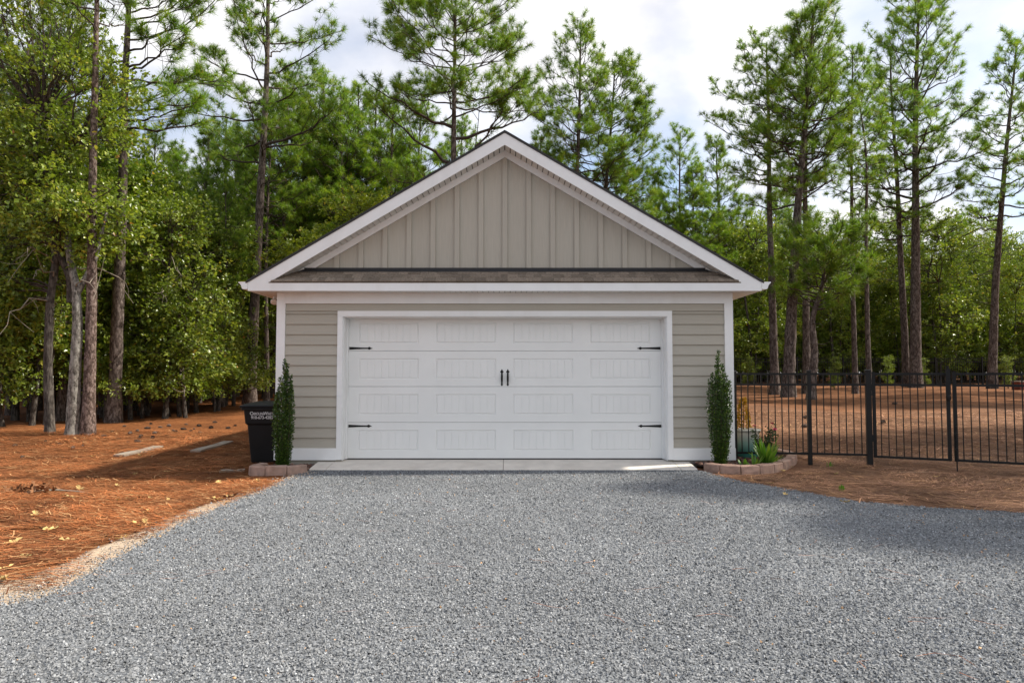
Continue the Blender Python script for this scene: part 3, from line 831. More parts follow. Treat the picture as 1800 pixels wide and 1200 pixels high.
# bulb holder under the left eave
lm = Geo()
tube(lm, [(0, 0, 0), (0, 0, -0.03)], [0.045, 0.045], 12)
tube(lm, [(0, -0.0, -0.03), (0, -0.015, -0.05), (0, -0.035, -0.072)], [0.028, 0.030, 0.034], 10)
fl = part('flood_lamp', lm, M['white'], garage, (-3.66, 0.42, EH + 0.001), True)
lg = Geo(); tube(lg, [(0, -0.030, -0.066), (0, -0.048, -0.088), (0, -0.062, -0.105), (0, -0.068, -0.112)], [0.034, 0.058, 0.060, 0.03], 12); part('bulb', lg, M['lamp'], fl, (0, 0, 0), True)

# concrete apron in pieces
apron = empty('concrete_apron', (0, W - 0.5, -0.2)); tag(apron, 'pale concrete apron strip at the foot of the garage door', 'apron', kind='structure')
cuts = [-2.848, -2.60, -0.045, 2.52, 2.762]
for a_, b_ in zip(cuts[:-1], cuts[1:]):
    gs = Geo(); x0, x1 = a_ + 0.004, b_ - 0.004
    prof = [(9.925, -0.21), (9.925, -0.078), (9.940, -0.066), (10.36, -0.026), (11.0, -0.022), (11.0, -0.21)]
    if a_ < -2.7 or b_ > 2.7: prof = [(9.925, -0.21), (9.925, -0.078), (9.940, -0.066), (10.395, -0.0245), (10.395, -0.21)]
    kk = len(prof)
    v = [(x0, y_ - apron.location.y, z_ - apron.location.z) for y_, z_ in prof] + [(x1, y_ - apron.location.y, z_ - apron.location.z) for y_, z_ in prof]
    gs.add(v, quads=[(i, (i + 1) % kk, kk + (i + 1) % kk, kk + i) for i in range(kk)], tris=[t for i in range(1, kk - 1) for t in ((0, i + 1, i), (kk, kk + i, kk + i + 1))])
    link_obj('slab', gs.mesh('slab'), M['concrete'], apron)
# ------------------------------------------------------------------ wheeled bin
bin_ = empty('trash_bin', (-3.885, 11.22, Hs(-3.885, 11.22)), 0.03, 'black wheeled rubbish bin with white lettering beside the garage corner', 'bin')
def loft(g, rings, cap=True, closed=True):
    """rings: list of equally long point lists"""
    k = len(rings[0]); v = [p for r in rings for p in r]
    q = [(i * k + j, i * k + (j + 1) % k, (i + 1) * k + (j + 1) % k, (i + 1) * k + j) for i in range(len(rings) - 1) for j in range(k)]
    g.add(v, quads=q)
    if cap:
        for r in (rings[0], rings[-1]): g.add(r, tris=[(0, i, i + 1) for i in range(1, k - 1)])
def rrect(w, d, z, r=0.04, cy=0.0, tilt=0.0, n=4):
    pts = []
    for cx_, cy_, a0 in ((w / 2 - r, d / 2 - r, 0), (-w / 2 + r, d / 2 - r, 90), (-w / 2 + r, -d / 2 + r, 180), (w / 2 - r, -d / 2 + r, 270)):
        for i in range(n + 1):
            a = math.radians(a0 + 90 * i / n)
            y = cy_ + r * math.sin(a)
            pts.append((cx_ + r * math.cos(a), cy + y, z + tilt * y))
    return pts
g = Geo()
loft(g, [rrect(0.43, 0.48, 0.03, 0.05, 0.03), rrect(0.44, 0.50, 0.06, 0.05, 0.03), rrect(0.505, 0.60, 0.60, 0.05), rrect(0.51, 0.61, 0.635, 0.05), rrect(0.565, 0.66, 0.665, 0.05), rrect(0.60, 0.71, 0.88, 0.05)])
body = link_obj('body', g.mesh('body', False), M['bin'], bin_)
g = Geo(); loft(g, [rrect(0.655, 0.77, 0.878, 0.05), rrect(0.665, 0.78, 0.885, 0.05), rrect(0.665, 0.78, 0.910, 0.05), rrect(0.62, 0.74, 0.918, 0.05)]); link_obj('rim', g.mesh('rim'), M['bin'], bin_)
g = Geo(); loft(g, [rrect(0.70, 0.82, 0.919, 0.06), rrect(0.71, 0.83, 0.935, 0.06), rrect(0.68, 0.80, 0.958, 0.06, 0, 0.01), rrect(0.55, 0.64, 0.985, 0.06, 0.02, 0.03), rrect(0.30, 0.40, 0.995, 0.06, 0.02, 0.03)]); link_obj('lid', g.mesh('lid'), M['bin'], bin_)
g = Geo(); tube(g, [(-0.24, 0.40, 0.85), (-0.24, 0.45, 0.90), (0.24, 0.45, 0.90), (0.24, 0.40, 0.85)], [0.016] * 4, 8); link_obj('handle', g.mesh('handle'), M['bin'], bin_)
for s in (-1, 1):
    g = Geo(); a = np.arange(16) / 16 * 6.2832
    loft(g, [[(s * 0.225, 0.27 + 0.12 * math.cos(t), 0.125 + 0.12 * math.sin(t)) for t in a], [(s * 0.275, 0.27 + 0.12 * math.cos(t), 0.125 + 0.12 * math.sin(t)) for t in a]])
    link_obj('wheel', g.mesh('wheel'), M['bin'], bin_)
def lettering(txt, size, loc, parent, mat, sx=1.0, name='lettering', rot=(math.pi / 2, 0, 0)):
    cu = bpy.data.curves.new('letters', 'FONT'); cu.body = txt; cu.size = size; cu.align_x = 'CENTER'; cu.extrude = 0.0006; cu.offset = size * 0.022
    ob = bpy.data.objects.new('letters', cu); COL.objects.link(ob)
    dg = bpy.context.evaluated_depsgraph_get()
    me = bpy.data.meshes.new_from_object(ob.evaluated_get(dg)); bpy.data.objects.remove(ob); bpy.data.curves.remove(cu)
    me.materials.clear()
    o = link_obj(name, me, mat, parent, loc, rot, (sx, 1, 1))
    return o
tl = math.atan2(0.025, 0.215)
rot = (math.pi / 2 - tl * -1, 0, 0)
for (t_, sz, z_, x_, sx_) in (('C', 0.074, 0.800, -0.165, 1.0), ('AROLINA', 0.058, 0.800, -0.052, 0.80), ('W', 0.074, 0.800, 0.060, 0.9), ('ASTE', 0.058, 0.800, 0.146, 0.80), ('910-673-4285', 0.068, 0.738, 0.0, 0.90)):
    y_ = -(0.33 + (z_ + 0.02 - 0.665) * 0.025 / 0.215) - 0.0045
    lettering(t_, sz, (x_, y_, z_), bin_, M['print'], sx_, rot=(math.pi / 2 + math.atan2(0.025, 0.215), 0, 0))

# ------------------------------------------------------------------ planting beds
def edging(root, line, length=0.275, depth=0.15, height=0.125, gap=0.020):
    line = np.array(line, float)
    seg = np.hypot(*np.diff(line, axis=0).T); cum = np.concatenate([[0], np.cumsum(seg)])
    n = int(cum[-1] / length); L = cum[-1] / n
    for i in range(n):
        a, b = i * L + gap / 2, (i + 1) * L - gap / 2
        pa = np.array([np.interp(a, cum, line[:, k]) for k in (0, 1)]); pb = np.array([np.interp(b, cum, line[:, k]) for k in (0, 1)])
        d = (pb - pa) / np.linalg.norm(pb - pa); nrm = np.array([-d[1], d[0]])      # inward
        z0 = Hs(*((pa + pb) / 2)) - 0.03; z1 = z0 + height + 0.03 + R(-0.008, 0.008)
        g = Geo(); o0 = root.location
        ring = []
        ts = (0, 0.12, 0.5, 0.88, 1.0)
        def sect(inset, z):
            out_ = [pa + (pb - pa) * t + nrm * (inset + (0.012 if t in (0, 1.0) else 0) + R(-0.006, 0.006)) for t in ts]
            inn = [pa + (pb - pa) * t + nrm * (depth - inset) + d * (0.02 if t == 0 else (-0.02 if t == 1.0 else 0)) for t in ts[::-1]]
            return [(q[0] - o0.x, q[1] - o0.y, z - o0.z + R(-0.003, 0.003)) for q in out_ + inn]
        loft(g, [sect(0.0, z0), sect(0.0, z0 + height * 0.55), sect(0.006, z1 - 0.012), sect(0.022, z1)])
        link_obj('edging_stone', g.mesh('edging_stone'), M['block'], root)
def chips(root, poly, zf, n, pal):
    poly = np.array(poly, float)
    lo, hi = poly.min(0), poly.max(0); o0 = root.location
    x = rng.uniform(lo[0], hi[0], n * 2); y = rng.uniform(lo[1], hi[1], n * 2)
    k = inside(poly, x, y); x, y = x[k][:n], y[k][:n]; N = len(x)
    g = Geo()
    base = np.array([(-1,-1,-1),(1,-1,-1),(1,1,-1),(-1,1,-1),(-1,-1,1),(1,-1,1),(1,1,1),(-1,1,1)], float)
    q = np.array([(3,2,1,0),(4,5,6,7),(0,1,5,4),(1,2,6,5),(2,3,7,6),(3,0,4,7)])
    v = base[None] * np.stack([rng.uniform(0.010, 0.038, N), rng.uniform(0.006, 0.015, N), rng.uniform(0.002, 0.006, N)], -1)[:, None] * (1 + rng.uniform(-0.25, 0.25, (N, 8, 3)))
    az = rng.uniform(0, 6.28, N); tl_ = rng.normal(0, 0.45, N)
    ct, st, ca, sa = np.cos(tl_)[:, None], np.sin(tl_)[:, None], np.cos(az)[:, None], np.sin(az)[:, None]
    X, Y, Z = v[..., 0], v[..., 1], v[..., 2]
    X, Z = X * ct + Z * st, -X * st + Z * ct
    X, Y = X * ca - Y * sa, X * sa + Y * ca
    z = zf(x, y) + rng.uniform(0.0, 0.022, N)
    v = np.stack([X + x[:, None] - o0.x, Y + y[:, None] - o0.y, Z + z[:, None] - o0.z], -1)
    col = np.array(pal)[rng.integers(0, len(pal), N)] * rng.uniform(0.6, 1.4, (N, 1))
    g.add(v.reshape(-1, 3), quads=(q[None] + (np.arange(N) * 8)[:, None, None]).reshape(-1, 4), col=np.repeat(col, 8, axis=0))
    tag(link_obj('mulch', g.mesh('mulch'), M['chip'], root), kind='stuff')
def bedfill(root, poly, zf):
    """mounded soil sheet"""
    poly = np.array(poly, float); c = poly.mean(0); o0 = root.location
    g = Geo(); k = len(poly); rings = []
    for f in (1.0, 0.66, 0.33):
        q = c + (poly - c) * f; rings.append([(a - o0.x, b - o0.y, float(zf(np.array(a), np.array(b))) - o0.z) for a, b in q])
    loft(g, rings, cap=False)
    g.add(rings[-1] + [(c[0] - o0.x, c[1] - o0.y, float(zf(c[0], c[1])) - o0.z)], tris=[(i, (i + 1) % k, k) for i in range(k)])
    link_obj('soil', g.mesh('soil', True), simple('dark_mulch_soil', (0.085, 0.052, 0.040), 0.95, 0.4, 30, (1, 1, 1), 0.9, 0.1), root)
PAL = [(0.13, 0.065, 0.045), (0.19, 0.10, 0.07), (0.085, 0.05, 0.04), (0.27, 0.16, 0.12), (0.10, 0.085, 0.08)]
lb = empty('planting_bed', (-3.2, 9.95, Hs(-3.2, 9.95)), 0, 'small curved stone edged mulch bed below the garage corner next to the bin', 'planting bed')
arc = [(-3.22 + 0.50 * math.cos(math.radians(a)), 9.97 + 0.50 * math.sin(math.radians(a))) for a in np.linspace(150, 328, 24)]
edging(lb, arc, 0.29)
lpoly = [(-3.22 + 0.40 * math.cos(math.radians(a)), 9.97 + 0.40 * math.sin(math.radians(a))) for a in np.linspace(150, 330, 14)] + [(-2.86, 9.95), (-2.86, 10.395), (-3.50, 10.395)]
lz = lambda x, y: -0.085 + 0.0 * np.asarray(x)
bedfill(lb, lpoly, lz); chips(lb, lpoly, lambda x, y: -0.083 + 0 * x, 1100, PAL)
rb = empty('planting_bed', (3.7, 10.4, Hs(3.7, 10.4)), 0, 'long curved stone edged mulch bed wrapping the garage corner by the fence', 'planting bed')
rl = [(2.83, 9.93), (2.99, 9.70), (3.24, 9.58), (3.52, 9.60), (3.78, 9.72), (4.00, 9.92), (4.22, 10.22), (4.45, 10.58), (4.66, 11.0), (4.76, 11.45), (4.72, 11.95), (4.52, 12.4), (4.25, 12.75), (3.9, 12.95)]
edging(rb, rl, 0.285)
rp = np.array(rl); cen = np.array([3.55, 10.9])
rpoly = [tuple(cen + (q - cen) * 0.90) for q in rp] + [(3.50, 12.9), (3.50, 10.395), (2.79, 10.395)]
bedfill(rb, rpoly, lambda x, y: -0.045 + 0.0 * np.asarray(x)); chips(rb, rpoly, lambda x, y: -0.043 + 0 * x, 3000, PAL)

# ------------------------------------------------------------------ leaves, tufts, trees: generators
def leaf_cloud(g, P, D_, L, w, col, droop=0.15, lobes=False):
    """folded kite leaves: positions P, directions D_, length L, half width w"""
    N = len(P)
    D_ = D_ / (np.linalg.norm(D_, axis=1, keepdims=True) + 1e-9)
    up = rng.normal(0, 0.55, (N, 3)) + np.array([0, 0, 1.0])
    S = np.cross(D_, up); S /= np.linalg.norm(S, axis=1, keepdims=True) + 1e-9
    Nn = np.cross(S, D_)
    L = L[:, None]; w = w[:, None]
    tip = P + D_ * L - Nn * L * droop
    mid = P + D_ * L * 0.55
    l = mid + S * w + Nn * w * 0.35; r = mid - S * w + Nn * w * 0.35
    if not lobes:
        v = np.stack([P, l, tip, r], 1); b = (np.arange(N) * 4)[:, None]
        g.add(v.reshape(-1, 3), tris=np.concatenate([b + [0, 2, 1], b + [0, 3, 2]]), col=np.repeat(col, 4, axis=0))
    else:
        l0 = P + D_ * L * 0.28 + S * w * 0.45; r0 = P + D_ * L * 0.28 - S * w * 0.45
        l1 = P + D_ * L * 0.72 + S * w * 0.42; r1 = P + D_ * L * 0.72 - S * w * 0.42
        l2 = P + D_ * L * 0.45 + S * w * 1.1 + Nn * w * 0.3; r2 = P + D_ * L * 0.45 - S * w * 1.1 + Nn * w * 0.3
        l3 = P + D_ * L * 0.85 + S * w * 0.95 ; r3 = P + D_ * L * 0.85 - S * w * 0.95
        v = np.stack([P, l0, l2, l1, l3, tip, r3, r1, r2, r0], 1); b = (np.arange(N) * 10)[:, None]
        g.add(v.reshape(-1, 3), tris=np.concatenate([b + [0, 9, 1], b + [1, 3, 2], b + [9, 8, 7], b + [3, 5, 4], b + [7, 6, 5], b + [1, 7, 3], b + [1, 9, 7], b + [3, 7, 5]]), col=np.repeat(col, 10, axis=0))

def tufts(g, P, D_, ln, K, w, tone):
    """pompoms of needles: P tips, D_ twig directions"""
    N = len(P); D_ = D_ / (np.linalg.norm(D_, axis=1, keepdims=True) + 1e-9)
    ref = np.where(np.abs(D_[:, 2:3]) > 0.9, np.array([[1.0, 0, 0]]), np.array([[0, 0, 1.0]]))
    U = np.cross(D_, ref); U /= np.linalg.norm(U, axis=1, keepdims=True); V = np.cross(D_, U)
    th = np.abs(rng.normal(0.90, 0.48, (N, K))); ph = rng.uniform(0, 6.283, (N, K))
    along = rng.uniform(-0.11, 0.03, (N, K)) * (ln / 0.26)[:, None]
    nd = np.cos(th)[..., None] * D_[:, None] + np.sin(th)[..., None] * (np.cos(ph)[..., None] * U[:, None] + np.sin(ph)[..., None] * V[:, None])
    L = ln[:, None] * rng.uniform(0.75, 1.1, (N, K))
    b = P[:, None] + D_[:, None] * along[..., None]
    tip = b + nd * L[..., None]; tip[..., 2] -= 0.10 * L
    sd = np.cross(nd, rng.normal(0, 1, (N, K, 3))); sd /= np.linalg.norm(sd, axis=-1, keepdims=True) + 1e-9
    v = np.stack([b - sd * w * 0.5, b + sd * w * 0.5, tip], 2).reshape(-1, 3)
    c = np.clip(tone[:, None] + rng.normal(0, 0.10, (N, K)), 0.0, 0.93)
    old = rng.random((N, K)) < 0.035; c[old] = 0.99
    c = np.repeat(c.reshape(-1), 3)
    g.add(v, tris=np.arange(N * K * 3).reshape(-1, 3), col=np.stack([c, c, c], -1))

def trunk_path(h, lean, wob, n=16, kinks=None):
    t = np.linspace(0, 1, n)
    p = np.stack([lean[0] * t ** 1.15, lean[1] * t, h * t], -1)
    ph = rng.uniform(0, 6.28, 4)
    p[:, 0] += wob * (np.sin(t * 5 + ph[0]) - np.sin(ph[0])) * t ** 0.6 + wob * 0.4 * (np.sin(t * 13 + ph[1]) - np.sin(ph[1])) * t
    p[:, 1] += wob * (np.sin(t * 5 + ph[2]) - np.sin(ph[2])) * t ** 0.6
    if kinks is not None:
        for kz, kx, ky in kinks: p[:, 0] += kx * np.exp(-((p[:, 2] - kz) / 0.8) ** 2); p[:, 1] += ky * np.exp(-((p[:, 2] - kz) / 0.8) ** 2)
    p[0, 2] = -0.15
    return p
def at_h(p, z): return np.array([np.interp(z, p[:, 2], p[:, k]) for k in range(3)])
def rad_at(h, r0, z): return r0 * (1 - 0.88 * np.clip(z / h, 0, 1)) + 0.010

def pine(label, group, x, y, h, r0, cb, prof, lean=(0, 0), wob=0.12, dens=3.2, ln=0.29, K=48, seed=1, dead=5, mat='bark', up=0.0, kinks=None, mirror=None, extra=(), merge=False, needle_w=0.0130):
    """longleaf pine; cb = height where the crown starts, prof = [(height fraction of crown, reach in m)...]"""
    global rng
    keep = rng; rng = np.random.default_rng(seed)
    root = empty('pine_tree', (x, y, Hs(x, y)), 0, label, 'tree', group)
    tp = trunk_path(h, lean, wob, 18, kinks)
    g = Geo()
    rr = rad_at(h, r0, tp[:, 2]); rr[0] *= 1.34; rr[1] *= 1.02
    fine = np.linspace(0, 1, 60)
    tpf = np.stack([np.interp(fine, np.linspace(0, 1, 18), tp[:, k]) for k in range(3)], -1)
    rf = np.interp(fine, np.linspace(0, 1, 18), rr)
    tube(g, tpf, rf, 12, rough=0.06)
    link_obj('trunk', g.mesh('trunk', True), M[mat], root)
    gb = Geo(); TP = []; TD = []; TL = []
    pf = np.array(prof)
    def twig(p0, d0, length, r, lvl):
        d0 = d0 / np.linalg.norm(d0)
        n = 4
        ang = rng.normal(0, 0.22, 3); ang[2] = abs(ang[2]) + 0.25
        p2 = p0 + d0 * length * 0.92 + np.array([ang[0], ang[1], ang[2]]) * length * 0.42
        pts = bez(p0, p0 + d0 * length * 0.55, p2, n)
        tube(gb, pts, np.linspace(r, max(r * 0.45, 0.006), n), 3)
        dd = pts[-1] - pts[-2]
        TP.append(pts[-1]); TD.append(dd); TL.append(ln * rng.uniform(0.8, 1.12))
        if lvl > 0:
            for _ in range(rng.integers(1, 3 + (lvl > 1))):
                s = rng.uniform(0.35, 0.9); i = int(s * (n - 1))
                q = pts[i] + (pts[i + 1] - pts[i]) * (s * (n - 1) - i)
                side = np.cross(pts[i + 1] - pts[i], [0, 0, 1]); side /= np.linalg.norm(side) + 1e-6
                nd = (pts[i + 1] - pts[i]); nd = nd / np.linalg.norm(nd) * 0.7 + side * rng.choice([-1, 1]) * rng.uniform(0.5, 1.0) + np.array([0, 0, rng.uniform(0.0, 0.5)])
                twig(q, nd, length * rng.uniform(0.35, 0.62), r * 0.6, lvl - 1)
    def limb(z, az, length, el, r):
        p0 = at_h(tp, z)
        d = np.array([math.cos(az) * math.cos(el), math.sin(az) * math.cos(el), math.sin(el)])
        tipup = rng.uniform(0.05, 0.40) + up
        p2 = p0 + d * length + np.array([0, 0, tipup * length * 0.5])
        p1 = p0 + d * length * 0.5 + np.array([rng.normal(0, 0.08), rng.normal(0, 0.08), -0.10 * rng.random()]) * length
        n = 9
        pts = bez(p0, p1, p2, n); pts[1:-1] += rng.normal(0, 0.025 * length ** 0.5, (n - 2, 3))
        tube(gb, pts, np.linspace(r, 0.010, n), 5)
        TP.append(pts[-1]); TD.append(pts[-1] - pts[-2]); TL.append(ln)
        s = 0.30 + rng.uniform(0, 0.1); sgn = rng.choice([-1, 1])
        while s < 0.98:
            i = min(int(s * (n - 1)), n - 2); q = pts[i] + (pts[i + 1] - pts[i]) * (s * (n - 1) - i)
            dd = pts[i + 1] - pts[i]; dd /= np.linalg.norm(dd)
            side = np.cross(dd, [0, 0, 1]); side /= np.linalg.norm(side) + 1e-6
            nd = dd * 0.8 + side * sgn * rng.uniform(0.4, 1.0) + np.array([0, 0, rng.uniform(-0.30, 0.75)])
            twig(q, nd, (0.42 + 0.36 * length * (1 - s)) * rng.uniform(0.7, 1.25), max(0.009, r * 0.4 * (1 - s * 0.6)), 1 if length * (1 - s) < 0.9 else 2)
            sgn = -sgn; s += rng.uniform(0.17, 0.29) / max(length, 0.8)
    z = cb; az = rng.uniform(0, 6.28)
    while z < h - 0.25:
        f = (z - cb) / (h - cb)
        Lr = np.interp(f, pf[:, 0], pf[:, 1]) * rng.uniform(0.62, 1.12)
        el = math.radians(np.interp(f, [0, 0.5, 1], [2, 24, 62]) + rng.normal(0, 9))
        if mirror is not None and rng.random() < 0.45: a2 = mirror + rng.normal(0, 0.5)
        else: a2 = az
        if Lr > 0.25: limb(z, a2, Lr, el, max(0.012, min(rad_at(h, r0, z) * 0.42, 0.018 + 0.016 * Lr)))
        az += 2.4 + rng.normal(0, 0.35); z += rng.uniform(0.6, 1.4) / (dens * 1.6)
    for (z_, az_, L_, el_) in extra: limb(z_, math.radians(az_), L_, math.radians(el_), 0.020 + 0.014 * L_)
    top = at_h(tp, h)
    TP.append(top); TD.append(np.array([0, 0, 1.0])); TL.append(ln)
    for _ in range(dead):
        gd = gb if merge else Geo()
        z_ = rng.uniform(max(cb * 0.45, 1.8), cb * 1.05); a2 = rng.uniform(0, 6.28); L_ = rng.uniform(0.3, 1.5)
        p0 = at_h(tp, z_); d = np.array([math.cos(a2), math.sin(a2), rng.uniform(-0.25, 0.3)])
        p2 = p0 + d * L_ + np.array([0, 0, rng.uniform(-0.4, 0.2) * L_])
        pts = bez(p0, p0 + d * L_ * 0.6, p2, 6); pts[1:-1] += rng.normal(0, 0.03, (4, 3))
        tube(gd, pts, np.linspace(0.020, 0.006, 6), 4)
        if L_ > 0.8: tube(gd, bez(pts[3], pts[3] + np.array([d[1], -d[0], 0.3]) * 0.2, pts[3] + np.array([d[1], -d[0], 0.1]) * 0.45, 4), [0.009, 0.008, 0.007, 0.005], 4)
        if not merge: link_obj('dead_branch', gd.mesh('dead_branch', True), M['twig'], root)
    link_obj('branches', gb.mesh('branches', True), M['twig'], root)
    gc = Geo(); TPa = np.array(TP); TDa = np.array(TD); TLa = np.array(TL)
    hgt = (TPa[:, 2] - cb) / (h - cb + 1e-6)
    tone = np.clip(0.52 + rng.normal(0, 0.20, len(TPa)), 0.05, 0.88)
    tufts(gc, TPa, TDa, TLa, int(K * 0.9), needle_w * 1.06, tone)
    link_obj('crown', gc.mesh('crown'), M['pine'], root)
    rng = keep
    return root

def oak(label, group, x, y, trunks, blobs, clumps, seed, leafmat='oak', mat='bark_oak', L=0.115, ros=11, spread=0.30, name='oak_tree', bare=4, K=7, lobes=False):
    """trunks: list of (polyline, r0, r1); blobs: crown ellipsoids (cx, cy, cz, rx, ry, rz, weight), all relative to the base"""
    global rng
    keep = rng; rng = np.random.default_rng(seed)
    root = empty(name, (x, y, Hs(x, y)), 0, label, 'tree', group)
    g = Geo(); paths = []
    for pl, r0, r1 in trunks:
        pl = np.array(pl, float); k = len(pl); t = np.linspace(0, k - 1, k * 6)
        # smooth through the given points
        sm = np.stack([np.interp(t, np.arange(k), pl[:, c]) for c in range(3)], -1)
        for _ in range(2): sm[1:-1] = (sm[:-2] + 2 * sm[1:-1] + sm[2:]) / 4
        rr = np.linspace(r0, r1, len(sm)); 
        if pl[0, 2] < 0.05: sm[0, 2] = -0.15; rr[0] *= 1.3
        tube(g, sm, rr, 10, rough=0.07); paths.append(sm)
    link_obj('trunk', g.mesh('trunk', True), M[mat], root)
    allp = np.concatenate(paths)
    gb = Geo(); RP = []; RD = []
    wts = np.array([b[6] for b in blobs], float); wts /= wts.sum()
    for _ in range(clumps):
        b = blobs[rng.choice(len(blobs), p=wts)]
        d = rng.normal(0, 1, 3); d /= np.linalg.norm(d); rad = rng.uniform(0.30, 1.0) ** 0.5
        c = np.array(b[:3]) + d * rad * np.array(b[3:6])
        if c[2] < 0.35: c[2] = 0.35 + rng.random() * 0.5
        # branch from the nearest lower trunk point
        cost = np.linalg.norm((allp - c) * np.array([1, 1, 0.8]), axis=1) + np.where(allp[:, 2] > c[2] + 0.2, 3.0, 0) + np.where(allp[:, 2] < 0.5, 2, 0)
        p0 = allp[np.argmin(cost)]
        v = c - p0; L_ = np.linalg.norm(v)
        n = 7
        pts = bez(p0, p0 + v * 0.5 + rng.normal(0, 0.12, 3) * L_ + np.array([0, 0, 0.06 * L_]), c, n)
        pts[1:-1] += rng.normal(0, 0.02 * L_ ** 0.5, (n - 2, 3))
        tube(gb, pts, np.linspace(min(0.012 + 0.009 * L_, 0.05), 0.006, n), 4)
        m_ = int(ros * rng.uniform(0.6, 1.4))
        q = c + rng.normal(0, spread, (m_, 3)) * np.array([1, 1, 0.62]) * rng.uniform(0.8, 1.25)
        for qq in q[: max(2, m_ // 3)]:
            tube(gb, bez(pts[4], (pts[5] + qq) / 2 + rng.normal(0, 0.05, 3), qq, 4), [0.007, 0.006, 0.005, 0.003], 3)
        RP.append(q); dd = (q - pts[-3]); RD.append(dd / (np.linalg.norm(dd, axis=1, keepdims=True) + 1e-6))
    link_obj('branches', gb.mesh('branches', True), M['twig'], root)
    RP = np.concatenate(RP); RD = np.concatenate(RD)
    N = len(RP)
    P = np.repeat(RP, K, axis=0) + rng.normal(0, 0.055, (N * K, 3)); D_ = np.repeat(RD, K, axis=0) * 0.7 + rng.normal(0, 0.75, (N * K, 3)) + np.array([0, 0, 0.10])
    tone = np.repeat(np.clip(rng.normal(0.50, 0.16, N), 0.05, 0.9), K) + rng.normal(0, 0.12, N * K)
    tone = np.clip(tone, 0, 0.93); odd = rng.random(N * K) < 0.012; tone[odd] = rng.uniform(0.95, 1.0, odd.sum())
    gc = Geo(); LL = L * rng.uniform(0.65, 1.25, N * K)
    leaf_cloud(gc, P, D_, LL, LL * rng.uniform(0.26, 0.40, N * K), np.stack([tone] * 3, -1), 0.15, lobes)
    link_obj('crown', gc.mesh('crown'), M[leafmat], root)
    for _ in range(bare):
        gd = Geo()
        p0 = allp[rng.integers(len(allp) // 6, max(len(allp) // 2, len(allp) // 6 + 2))]
        if p0[2] < 0.5: continue
        a2 = rng.uniform(0, 6.28); L_ = rng.uniform(0.5, 1.6); d = np.array([math.cos(a2), math.sin(a2), rng.uniform(-0.5, 0.4)])
        pts = bez(p0, p0 + d * L_ * 0.5 + np.array([0, 0, 0.3 * L_]), p0 + d * L_ + np.array([0, 0, -0.35 * L_]), 7); pts[1:-1] += rng.normal(0, 0.05, (5, 3))
        pts[:, 2] = np.maximum(pts[:, 2], 0.1)
        tube(gd, pts, np.linspace(0.018, 0.005, 7), 4)
        for _k in range(3):
            i = rng.integers(2, 6); e = pts[i] + rng.normal(0, 0.28, 3)
            tube(gd, bez(pts[i], (pts[i] + e) / 2 + rng.normal(0, 0.08, 3), e, 4), [0.008, 0.007, 0.005, 0.003], 3)
        link_obj('dead_branch', gd.mesh('dead_branch', True), M['deadtwig'], root)
    rng = keep
    return root

def copy_tree(proto, x, y, scale, rz, label, group, sz=1.0):
    r = proto.copy(); COL.objects.link(r)
    r.location = (x, y, Hs(x, y)); r.scale = (scale, scale, scale * sz); r.rotation_euler = (0, 0, rz)
    r['label'] = label; r['group'] = group
    for ch in proto.children:
        c = ch.copy(); COL.objects.link(c); c.parent = r
    return r

# ------------------------------------------------------------------ columnar shrubs
def column_shrub(label, x, y, z, h, w, seed, spires):
    global rng
    keep = rng; rng = np.random.default_rng(seed)
    root = empty('columnar_shrub', (x, y, z), 0, label, 'shrub', None)
    gs = Geo(); P = []; D_ = []
    for (dx, dy, hh) in spires:
        dx *= 1.02; dy *= 0.95
        top = np.array([dx, dy, hh * h])
        pts = bez(np.array([dx * 0.12, dy * 0.12, -0.05]), np.array([dx * 1.12, dy * 1.12, hh * h * 0.30]), top, 14); pts[1:-1, :2] += rng.normal(0, 0.004, (12, 2))
        tube(gs, pts, np.linspace(0.008, 0.003, 14), 5)
        n = int(800 * hh)
        t = rng.uniform(0.07, 1.0, n)
        c = np.stack([np.interp(t, np.linspace(0, 1, 14), pts[:, k]) for k in range(3)], -1)
        a = rng.uniform(0, 6.28, n); r = np.abs(rng.normal(0.028, 0.014, n)) * np.interp(t, [0, 0.12, 0.75, 1], [0.5, 0.95, 1.05, 0.22])
        P.append(c + np.stack([np.cos(a) * r, np.sin(a) * r, rng.normal(0, 0.01, n)], -1)); D_.append(np.stack([np.cos(a) * 0.8, np.sin(a) * 0.8, 0.9 + rng.normal(0, 0.5, n)], -1))
    link_obj('stems', gs.mesh('stems', True), M['twig'], root)
    P = np.concatenate(P); D_ = np.concatenate(D_); N = len(P)
    LL = rng.uniform(0.022, 0.036, N); tone = np.clip(rng.normal(0.5, 0.25, N), 0, 1)
    gc = Geo(); leaf_cloud(gc, P, D_, LL, LL * 0.36, np.stack([tone] * 3, -1), 0.1); link_obj('foliage', gc.mesh('foliage'), M['holly'], root)
    rng = keep
    return root
column_shrub('slim columnar holly in the small bed beside the rubbish bin', -3.225, 9.94, -0.085, 1.58, 0.28, 31,
             [(0.035, 0, 0.97), (-0.01, 0.03, 1.0), (0.085, 0.02, 0.86), (-0.085, 0.0, 0.74), (-0.05, -0.05, 0.84), (0.045, -0.06, 0.90), (0.0, 0.07, 0.88), (-0.115, 0.03, 0.70), (0.115, -0.03, 0.78), (0.0, -0.10, 0.80), (-0.07, -0.09, 0.70), (0.07, 0.08, 0.80), (0.02, -0.03, 0.9), (0.10, -0.07, 0.72), (-0.10, -0.05, 0.66)])
